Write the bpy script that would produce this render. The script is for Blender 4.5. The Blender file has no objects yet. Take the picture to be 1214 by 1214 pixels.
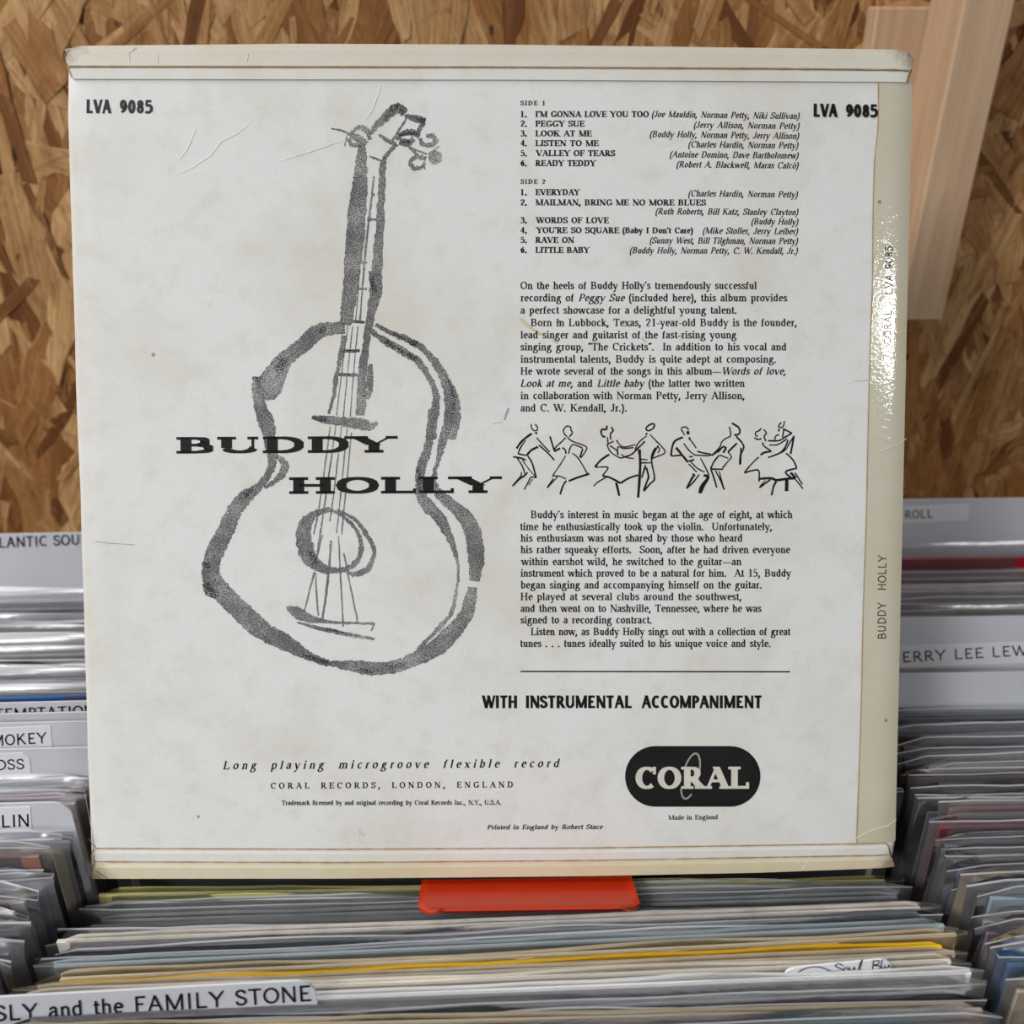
import bpy, math, random
from mathutils import Vector, Matrix, noise

R = math.radians
scene = bpy.context.scene
COL = scene.collection
random.seed(11)

# ------------------------------------------------------------------ camera
F = 1215.0                       # focal length in pixels of the 1214 px frame
PITCH = R(27.0)
TOP = 0.95                       # height of the record tops above the floor
CAM = Vector((0.0, 0.0, TOP + 0.291))
RIGHT = Vector((1, 0, 0))
FWD = Vector((0, math.cos(PITCH), -math.sin(PITCH)))
UP = Vector((0, math.sin(PITCH), math.cos(PITCH)))
cd = bpy.data.cameras.new('camera')
cam = bpy.data.objects.new('camera', cd)
COL.objects.link(cam)
cam.matrix_world = Matrix(((RIGHT.x, UP.x, -FWD.x, CAM.x), (RIGHT.y, UP.y, -FWD.y, CAM.y),
                           (RIGHT.z, UP.z, -FWD.z, CAM.z), (0, 0, 0, 1)))
cd.sensor_width = 36.0
cd.lens = 36.0 * F / 1214.0
cd.clip_start = 0.01
cd.dof.use_dof = True
cd.dof.focus_distance = 0.385
cd.dof.aperture_fstop = 11.0
scene.camera = cam

# ------------------------------------------------------------------ world, lights, exposure
w = bpy.data.worlds.new('world'); scene.world = w
w.use_nodes = True
w.node_tree.nodes['Background'].inputs[0].default_value = (0.93, 0.96, 1.0, 1)
w.node_tree.nodes['Background'].inputs[1].default_value = 0.21
CEIL = 2.55
LX2, LY2 = 1.85, -2.05
LAMPS = [  # x, y, size x, size y, watts : ceiling panels of the shop
    (-1.35, 0.12, 0.6, 1.2, 26.0),
    (LX2, LY2, 0.95, 0.17, 27.0),
    (-1.6, -1.65, 0.6, 1.2, 78.0),
]
for lx, ly, sx_, sy_, watts in LAMPS:
    ld = bpy.data.lights.new('ceiling_light_offscreen', 'AREA'); ld.shape = 'RECTANGLE'; ld.size = sx_; ld.size_y = sy_
    ld.energy = watts; ld.color = (1, .985, .965)
    lo = bpy.data.objects.new('ceiling_light_offscreen', ld); COL.objects.link(lo)
    lo.location = (lx, ly, CEIL)
    k_ = LAMPS.index((lx, ly, sx_, sy_, watts))
    lo.name = ('ceiling_light_side_offscreen', 'ceiling_light_back_offscreen', 'ceiling_light_main_offscreen')[k_]
scene.view_settings.view_transform = 'Standard'
scene.view_settings.look = 'None'
scene.view_settings.gamma = 1.0
scene.view_settings.use_curve_mapping = False
scene.view_settings.exposure = 0.08
scene.cycles.transparent_max_bounces = 40
scene.cycles.max_bounces = 8
scene.cycles.use_denoising = True

# ------------------------------------------------------------------ pixel helpers
def ray(px, py):
    return RIGHT * ((px - 607.0) / F) + UP * ((607.0 - py) / F) + FWD
def on_plane(p0, n, px, py):
    d = ray(px, py)
    return CAM + d * ((p0 - CAM).dot(n) / d.dot(n))
def on_height(px, py, h=0.0):
    return on_plane(Vector((0, 0, TOP + h)), Vector((0, 0, 1)), px, py)
def project(p):
    v = p - CAM
    z = v.dot(FWD)
    return 607 + F * v.dot(RIGHT) / z, 607 - F * v.dot(UP) / z

# ------------------------------------------------------------------ object helpers
def mesh_of(name, verts, faces, mats=(), smooth=False, fm=None):
    m = bpy.data.meshes.new(name)
    m.from_pydata([tuple(v) for v in verts], [], faces)
    for k in mats: m.materials.append(k)
    if fm:
        for p, i in zip(m.polygons, fm): p.material_index = i
    if smooth:
        for p in m.polygons: p.use_smooth = True
    m.update()
    return m
def link(name, data, parent=None, mw=None):
    o = bpy.data.objects.new(name, data)
    COL.objects.link(o)
    if parent is not None:
        o.parent = parent
    if mw is not None:
        o.matrix_world = mw
    return o
def tag(o, label=None, cat=None, group=None, kind=None):
    if label: o['label'] = label
    if cat: o['category'] = cat
    if group: o['group'] = group
    if kind: o['kind'] = kind
    return o
def empty(name, mw):
    o = bpy.data.objects.new(name, None)
    COL.objects.link(o)
    o.empty_display_size = 0.02
    o.matrix_world = mw
    return o
def part(name, data, root):
    """child whose mesh is already written in the root's local frame"""
    o = bpy.data.objects.new(name, data)
    COL.objects.link(o)
    o.parent = root
    return o
def box(x0, x1, y0, y1, z0, z1, bev=0.0):
    """closed box with chamfered edges"""
    b = min(bev, (x1-x0)*.45, (y1-y0)*.45, (z1-z0)*.45)
    if b <= 0:
        v = [(x, y, z) for z in (z0, z1) for y in (y0, y1) for x in (x0, x1)]
        return v, [(0, 2, 3, 1), (4, 5, 7, 6), (0, 1, 5, 4), (2, 6, 7, 3), (0, 4, 6, 2), (1, 3, 7, 5)]
    v = []; idx = {}
    for sx in (0, 1):
        for sy in (0, 1):
            for sz in (0, 1):
                X = (x0, x1)[sx]; Y = (y0, y1)[sy]; Z = (z0, z1)[sz]
                dx = b if sx == 0 else -b; dy = b if sy == 0 else -b; dz = b if sz == 0 else -b
                for ax, p in (('x', (X, Y+dy, Z+dz)), ('y', (X+dx, Y, Z+dz)), ('z', (X+dx, Y+dy, Z))):
                    idx[(sx, sy, sz, ax)] = len(v); v.append(p)
    g = lambda *k: idx[k]
    f = []
    for s in (0, 1):
        a = [g(s, 0, 0, 'x'), g(s, 1, 0, 'x'), g(s, 1, 1, 'x'), g(s, 0, 1, 'x')]; f.append(a if s else a[::-1])
        a = [g(0, s, 0, 'y'), g(0, s, 1, 'y'), g(1, s, 1, 'y'), g(1, s, 0, 'y')]; f.append(a if s else a[::-1])
        a = [g(0, 0, s, 'z'), g(1, 0, s, 'z'), g(1, 1, s, 'z'), g(0, 1, s, 'z')]; f.append(a if s else a[::-1])
    for a in (0, 1):
        for c in (0, 1):
            f.append([g(a, c, 0, 'x'), g(a, c, 1, 'x'), g(a, c, 1, 'y'), g(a, c, 0, 'y')])
            f.append([g(a, 0, c, 'x'), g(a, 1, c, 'x'), g(a, 1, c, 'z'), g(a, 0, c, 'z')])
            f.append([g(0, a, c, 'y'), g(1, a, c, 'y'), g(1, a, c, 'z'), g(0, a, c, 'z')])
    for sx in (0, 1):
        for sy in (0, 1):
            for sz in (0, 1):
                f.append([g(sx, sy, sz, 'x'), g(sx, sy, sz, 'y'), g(sx, sy, sz, 'z')])
    return v, f
def extrude_outline(pts, off0, off1):
    """pts: list of Vectors (outline), extruded between two offset vectors; closed solid"""
    n = len(pts)
    v = [p + off0 for p in pts] + [p + off1 for p in pts]
    f = [list(range(n))[::-1], list(range(n, 2*n))]
    for i in range(n):
        j = (i+1) % n
        f.append([i, j, n+j, n+i])
    return v, f
class MB:
    def __init__(s): s.v = []; s.f = []
    def add(s, v, f):
        k = len(s.v); s.v += list(v); s.f += [[i+k for i in q] for q in f]
    def mesh(s, name, mat, smooth=False): return mesh_of(name, s.v, s.f, (mat,), smooth)
    def stagger(s, step=1.5e-6, cycle=9):
        par = list(range(len(s.v)))
        def find(i):
            while par[i] != i: par[i] = par[par[i]]; i = par[i]
            return i
        for q in s.f:
            for i in q[1:]: par[find(i)] = find(q[0])
        ids = {}
        for i, p in enumerate(s.v):
            k = ids.setdefault(find(i), len(ids))
            s.v[i] = Vector((p.x, p.y, p.z + step*(k % cycle)))

# ------------------------------------------------------------------ materials
def srgb(r, g, b):
    f = lambda c: (c/255/12.92) if c <= 10 else ((c/255+.055)/1.055)**2.4
    return (f(r), f(g), f(b), 1)
def new_mat(name):
    m = bpy.data.materials.new(name); m.use_nodes = True
    nt = m.node_tree; nt.nodes.clear()
    out = nt.nodes.new('ShaderNodeOutputMaterial')
    return m, nt, out
def N(nt, t, **kw):
    n = nt.nodes.new('ShaderNode' + t)
    for k, v in kw.items():
        if k.startswith('i_'):
            key = k[2:]
            n.inputs[int(key) if key.isdigit() else key.replace('_', ' ')].default_value = v
        else: setattr(n, k, v)
    return n
def ramp(nt, src, stops):
    r = N(nt, 'ValToRGB')
    e = r.color_ramp.elements
    while len(e) < len(stops): e.new(0.5)
    for k, (p, c) in zip(e, stops): k.position = p; k.color = c
    nt.links.new(src, r.inputs[0])
    return r.outputs[0]
def mixc(nt, fac, a, b, mode='MIX'):
    m = N(nt, 'Mix', data_type='RGBA', blend_type=mode)
    for s, x in ((0, fac), (6, a), (7, b)):
        if isinstance(x, (tuple, float, int)): m.inputs[s].default_value = x
        else: nt.links.new(x, m.inputs[s])
    return m.outputs[2]
def math_(nt, op, a, b=0.0):
    m = N(nt, 'Math', operation=op)
    for i, x in enumerate((a, b)):
        if isinstance(x, (float, int)): m.inputs[i].default_value = x
        else: nt.links.new(x, m.inputs[i])
    return m.outputs[0]
def tnoise(nt, scale, detail=4, vec=None, rough=.55, dist=0.0):
    t = N(nt, 'TexNoise'); t.inputs['Scale'].default_value = scale
    t.inputs['Detail'].default_value = detail; t.inputs['Roughness'].default_value = rough
    t.inputs['Distortion'].default_value = dist
    if vec is not None: nt.links.new(vec, t.inputs['Vector'])
    return t.outputs[0]
def simple(name, col, rough=.6, spec=.4, bump=0.0, bscale=300, var=0.0, vscale=40, coat=0.0):
    m, nt, out = new_mat(name)
    p = N(nt, 'BsdfPrincipled')
    p.inputs['Base Color'].default_value = col
    p.inputs['Roughness'].default_value = rough
    p.inputs['Specular IOR Level'].default_value = spec
    p.inputs['Coat Weight'].default_value = coat
    tc = N(nt, 'TexCoord')
    if var:
        n = tnoise(nt, vscale, 5, tc.outputs['Object'])
        c = ramp(nt, n, [(.3, tuple(x*(1-var) for x in col[:3]) + (1,)), (.7, tuple(min(1, x*(1+var)) for x in col[:3]) + (1,))])
        nt.links.new(c, p.inputs['Base Color'])
    if bump:
        b = N(nt, 'Bump'); b.inputs['Strength'].default_value = bump; b.inputs['Distance'].default_value = .0005
        nt.links.new(tnoise(nt, bscale, 4, tc.outputs['Object']), b.inputs['Height'])
        nt.links.new(b.outputs[0], p.inputs['Normal'])
    nt.links.new(p.outputs[0], out.inputs[0])
    return m

# aged cover paper: object coordinates run over the sleeve in metres, origin at its bottom corner
SIDE = 0.315
def paper_mat(name, base, yellow, gloss=.15, rough=.55, stain=.5, crinkle=0.0, bumpd=.00004):
    m, nt, out = new_mat(name)
    p = N(nt, 'BsdfPrincipled')
    tc = N(nt, 'TexCoord'); ob = tc.outputs['Object']
    big = tnoise(nt, 14, 5, ob, .6, .4)
    fine = tnoise(nt, 90, 6, ob, .65)
    grain = tnoise(nt, 900, 3, ob)
    c = mixc(nt, math_(nt, 'MULTIPLY', ramp(nt, big, [(.45, (0, 0, 0, 1)), (.72, (1, 1, 1, 1))]), stain), base, yellow)
    c = mixc(nt, math_(nt, 'MULTIPLY', ramp(nt, fine, [(.50, (0, 0, 0, 1)), (.75, (1, 1, 1, 1))]), stain*.75), c, yellow)
    c = mixc(nt, math_(nt, 'MULTIPLY', ramp(nt, grain, [(.35, (0, 0, 0, 1)), (.7, (1, 1, 1, 1))]), .10), c, tuple(x*.55 for x in base[:3]) + (1,))
    # fly specks
    vo = N(nt, 'TexVoronoi'); vo.inputs['Scale'].default_value = 46; nt.links.new(ob, vo.inputs['Vector'])
    sp = math_(nt, 'MULTIPLY', math_(nt, 'LESS_THAN', vo.outputs['Distance'], .035), math_(nt, 'GREATER_THAN', tnoise(nt, 30, 2, ob), .52))
    c = mixc(nt, math_(nt, 'MULTIPLY', sp, .6), c, srgb(90, 75, 50))
    # worn brown corners and handled rim: distance from the four corners / edges of the sleeve
    sx = N(nt, 'SeparateXYZ'); nt.links.new(ob, sx.inputs[0])
    ex = math_(nt, 'MINIMUM', sx.outputs[0], math_(nt, 'SUBTRACT', SIDE, sx.outputs[0]))
    ey = math_(nt, 'MINIMUM', sx.outputs[1], math_(nt, 'SUBTRACT', SIDE, sx.outputs[1]))
    edge = math_(nt, 'MINIMUM', ex, ey)
    corner = math_(nt, 'ADD', ex, ey)
    cf = math_(nt, 'ADD', corner, math_(nt, 'MULTIPLY', tnoise(nt, 260, 4, ob), .016))
    cm = ramp(nt, cf, [(.0135, (1, 1, 1, 1)), (.0175, (0, 0, 0, 1))])
    ef = math_(nt, 'ADD', edge, math_(nt, 'MULTIPLY', tnoise(nt, 120, 4, ob), .004))
    em = ramp(nt, ef, [(.0018, (1, 1, 1, 1)), (.006, (0, 0, 0, 1))])
    c = mixc(nt, math_(nt, 'MULTIPLY', em, .16), c, srgb(190, 160, 110))
    c = mixc(nt, math_(nt, 'MULTIPLY', cm, .55), c, srgb(110, 85, 55))
    nt.links.new(c, p.inputs['Base Color'])
    p.inputs['Roughness'].default_value = rough
    p.inputs['Specular IOR Level'].default_value = gloss
    b = N(nt, 'Bump'); b.inputs['Strength'].default_value = 1.0; b.inputs['Distance'].default_value = bumpd
    nt.links.new(math_(nt, 'ADD', grain, math_(nt, 'MULTIPLY', fine, 2.0)), b.inputs['Height'])
    last = b
    if crinkle:
        b2 = N(nt, 'Bump'); b2.inputs['Strength'].default_value = 1.0; b2.inputs['Distance'].default_value = crinkle
        nt.links.new(tnoise(nt, 420, 3, ob, .6, 1.2), b2.inputs['Height'])
        nt.links.new(b.outputs[0], b2.inputs['Normal']); last = b2
    nt.links.new(last.outputs[0], p.inputs['Normal'])
    if crinkle:
        p.inputs['Coat Weight'].default_value = 1.0; p.inputs['Coat Roughness'].default_value = .05
        nt.links.new(last.outputs[0], p.inputs['Coat Normal'])
    nt.links.new(p.outputs[0], out.inputs[0])
    return m
M = {}
M['paper'] = paper_mat('cover_paper', srgb(222, 223, 222), srgb(200, 195, 178), stain=.60)
M['flap_white'] = paper_mat('flap_paper', srgb(220, 219, 215), srgb(200, 190, 166), stain=.4)
M['flap_cream'] = paper_mat('flap_cream', srgb(213, 205, 180), srgb(202, 186, 144), gloss=.35, rough=.4, stain=.6)
M['flap_top'] = paper_mat('flap_ivory', srgb(215, 211, 200), srgb(203, 195, 174), gloss=.3, rough=.45, stain=.5)
M['laminate'] = paper_mat('laminated_strip', srgb(206, 201, 180), srgb(198, 186, 146), gloss=1.0, rough=.05, stain=.45, crinkle=.000035)
M['glue'] = simple('glue_line', srgb(170, 142, 100), .8, .2, var=.25, vscale=200)
M['flap_edge'] = simple('flap_cut_edge', srgb(92, 78, 64), .9, .1, var=.35, vscale=300)
M['cover_front'] = simple('black_cover_face', srgb(26, 26, 28), .6, .3, var=.5, vscale=900)
M['ink'] = simple('black_ink', srgb(16, 15, 17), .55, .25)
M['ink_soft'] = simple('worn_black_ink', srgb(56, 55, 58), .6, .2, var=.25, vscale=1500)
M['ink_logo'] = simple('solid_black_ink', srgb(17, 17, 17), .5, .3, var=.5, vscale=160)
M['paper_print'] = simple('unprinted_paper', srgb(205, 202, 192), .6, .2, var=.08, vscale=200)
M['crease_hi'] = simple('paper_crease', srgb(228, 225, 216), .6, .2)
M['crease_lo'] = simple('paper_crack', srgb(160, 152, 135), .7, .2)
M['stain'] = simple('tea_stain', srgb(203, 196, 170), .7, .2, var=.05)
M['blue_mark'] = simple('blue_pen_mark', srgb(150, 158, 178), .7, .2)
def stipple_mat(name, dens, ink):
    m, nt, out = new_mat(name)
    tc = N(nt, 'TexCoord'); ob = tc.outputs['Object']
    n1 = tnoise(nt, 3200, 2, ob); n2 = tnoise(nt, 60, 4, ob, .6)
    t = math_(nt, 'ADD', n1, math_(nt, 'MULTIPLY', math_(nt, 'SUBTRACT', n2, .5), .35))
    fac = ramp(nt, t, [(dens-.05, (0, 0, 0, 1)), (dens+.05, (1, 1, 1, 1))])
    d = N(nt, 'BsdfPrincipled'); d.inputs['Base Color'].default_value = ink; d.inputs['Roughness'].default_value = .6
    d.inputs['Specular IOR Level'].default_value = .15
    tr = N(nt, 'BsdfTransparent')
    mx = N(nt, 'MixShader'); nt.links.new(fac, mx.inputs[0]); nt.links.new(tr.outputs[0], mx.inputs[1]); nt.links.new(d.outputs[0], mx.inputs[2])
    nt.links.new(mx.outputs[0], out.inputs[0])
    return m
M['brush'] = stipple_mat('stippled_brush_ink', .44, srgb(92, 92, 96))
M['brush_dark'] = stipple_mat('stippled_dark_ink', .46, srgb(48, 48, 52))

M['orange'] = simple('orange_plastic', srgb(192, 46, 10), .34, .5, bump=.05, bscale=60)
M['white_plastic'] = simple('white_plastic_sheet', srgb(214, 217, 224), .35, .5, var=.03, vscale=20)
M['sticker'] = simple('label_sticker', srgb(236, 237, 241), .45, .4)
M['lettering'] = simple('label_lettering', srgb(24, 24, 26), .5, .3)
M['crate'] = simple('painted_crate_board', srgb(52, 54, 60), .7, .3, var=.1, vscale=30)
M['floor'] = simple('grey_floor', srgb(120, 116, 110), .6, .3, var=.15, vscale=6)
def poly_mat(name, haze, gloss, tint=(.98, .983, .99, 1), rough=.16, bumpd=.0006, bscale=26):
    """thin clear plastic: mostly see-through, a little milky, shiny at a slant"""
    m, nt, out = new_mat(name)
    tc = N(nt, 'TexCoord')
    mp = N(nt, 'Mapping'); mp.inputs['Scale'].default_value = (.45, 1, 1.6)
    oi = N(nt, 'ObjectInfo')
    mv = N(nt, 'VectorMath', operation='ADD')
    nt.links.new(tc.outputs['Object'], mv.inputs[0])
    cx = N(nt, 'CombineXYZ'); nt.links.new(math_(nt, 'MULTIPLY', oi.outputs['Random'], 9.0), cx.inputs[0])
    nt.links.new(cx.outputs[0], mv.inputs[1])
    nt.links.new(mv.outputs[0], mp.inputs[0])
    n = tnoise(nt, bscale, 5, mp.outputs[0], .6, 1.0)
    b = N(nt, 'Bump'); b.inputs['Strength'].default_value = 1.0; b.inputs['Distance'].default_value = bumpd
    nt.links.new(n, b.inputs['Height'])
    tr = N(nt, 'BsdfTransparent'); tr.inputs[0].default_value = tint
    df = N(nt, 'BsdfDiffuse'); df.inputs[0].default_value = srgb(226, 228, 234)
    tl = N(nt, 'BsdfTranslucent'); tl.inputs[0].default_value = srgb(214, 217, 224)
    dm = N(nt, 'MixShader'); dm.inputs[0].default_value = .45
    nt.links.new(df.outputs[0], dm.inputs[1]); nt.links.new(tl.outputs[0], dm.inputs[2])
    gl = N(nt, 'BsdfGlossy'); gl.inputs['Roughness'].default_value = rough
    gl.inputs[0].default_value = (1, 1, 1, 1)
    nt.links.new(b.outputs[0], gl.inputs['Normal'])
    m1 = N(nt, 'MixShader'); m1.inputs[0].default_value = haze
    nt.links.new(tr.outputs[0], m1.inputs[1]); nt.links.new(dm.outputs[0], m1.inputs[2])
    fr = N(nt, 'Fresnel'); fr.inputs[0].default_value = 1.5; nt.links.new(b.outputs[0], fr.inputs['Normal'])
    m2 = N(nt, 'MixShader')
    nt.links.new(math_(nt, 'MULTIPLY', fr.outputs[0], gloss), m2.inputs[0])
    nt.links.new(m1.outputs[0], m2.inputs[1]); nt.links.new(gl.outputs[0], m2.inputs[2])
    nt.links.new(m2.outputs[0], out.inputs[0])
    return m
M['poly'] = poly_mat('clear_poly', .15, 1.6, rough=.2)
M['poly_hazy'] = poly_mat('milky_poly', .30, 1.6, rough=.25)
M['poly_clear'] = poly_mat('very_clear_poly', .02, .9, rough=.25, bumpd=.0003, bscale=12)
M['poly_rim_clear'] = poly_mat('clear_cut_edge', .35, 1.0, rough=.3)
M['poly_rim'] = poly_mat('poly_cut_edge', .85, 1.0, rough=.3)

def wood_mat(name, light, mid, dark, sc=1.0, rough=.6, blotch=0.0):
    """grain runs along the V axis of the UV map; per-piece tone in attribute 'tone'"""
    m, nt, out = new_mat(name)
    p = N(nt, 'BsdfPrincipled')
    uv = N(nt, 'UVMap')
    mp = N(nt, 'Mapping'); mp.inputs['Scale'].default_value = (420*sc, 16*sc, 1)
    nt.links.new(uv.outputs[0], mp.inputs[0])
    g = tnoise(nt, 1.0, 5, mp.outputs[0], .6, .3)
    mp2 = N(nt, 'Mapping'); mp2.inputs['Scale'].default_value = (110*sc, 9*sc, 1)
    nt.links.new(uv.outputs[0], mp2.inputs[0])
    g2 = tnoise(nt, 1.0, 4, mp2.outputs[0], .6, .8)
    at = N(nt, 'Attribute', attribute_name='tone')
    tone = at.outputs['Fac']
    c = ramp(nt, tone, [(0.0, dark), (.35, mid), (.8, light), (1.0, tuple(min(1, x*1.12) for x in light[:3]) + (1,))])
    c = mixc(nt, math_(nt, 'MULTIPLY', ramp(nt, g, [(.35, (1, 1, 1, 1)), (.62, (0, 0, 0, 1))]), .52), c, dark)
    c = mixc(nt, math_(nt, 'MULTIPLY', ramp(nt, g2, [(.5, (0, 0, 0, 1)), (.72, (1, 1, 1, 1))]), .5), c, mid)
    if blotch:
        geo = N(nt, 'NewGeometry')
        pm = N(nt, 'Mapping'); pm.inputs['Scale'].default_value = (1.6, 1, .7); nt.links.new(geo.outputs['Position'], pm.inputs[0])
        b1 = tnoise(nt, 55, 6, pm.outputs[0], .7, .6); b2 = tnoise(nt, 190, 4, pm.outputs[0], .65, .8)
        c = mixc(nt, math_(nt, 'MULTIPLY', ramp(nt, b1, [(.50, (0, 0, 0, 1)), (.68, (1, 1, 1, 1))]), blotch), c, srgb(112, 66, 30))
        c = mixc(nt, math_(nt, 'MULTIPLY', ramp(nt, b1, [(.30, (1, 1, 1, 1)), (.45, (0, 0, 0, 1))]), blotch*.7), c, srgb(222, 188, 140))
        c = mixc(nt, math_(nt, 'MULTIPLY', ramp(nt, b2, [(.56, (0, 0, 0, 1)), (.70, (1, 1, 1, 1))]), blotch*.9), c, srgb(84, 48, 22))
        pit = ramp(nt, tnoise(nt, 42, 2, pm.outputs[0]), [(.73, (0, 0, 0, 1)), (.75, (1, 1, 1, 1))])
        c = mixc(nt, math_(nt, 'MULTIPLY', pit, .85), c, srgb(40, 24, 14))
    nt.links.new(c, p.inputs['Base Color'])
    p.inputs['Roughness'].default_value = rough
    p.inputs['Specular IOR Level'].default_value = .25
    b = N(nt, 'Bump'); b.inputs['Strength'].default_value = .6; b.inputs['Distance'].default_value = .0003
    nt.links.new(g, b.inputs['Height']); nt.links.new(b.outputs[0], p.inputs['Normal'])
    nt.links.new(p.outputs[0], out.inputs[0])
    return m
M['strand'] = wood_mat('wood_strand', srgb(208, 166, 114), srgb(170, 118, 66), srgb(104, 62, 30), 1.0, .6, .5)
M['osb_core'] = simple('pressed_board_core', srgb(122, 80, 44), .8, .2, bump=.8, bscale=220, var=.35, vscale=60)
M['pale_wood'] = wood_mat('planed_pale_wood', srgb(214, 184, 152), srgb(202, 168, 136), srgb(178, 140, 108), .5)

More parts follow.
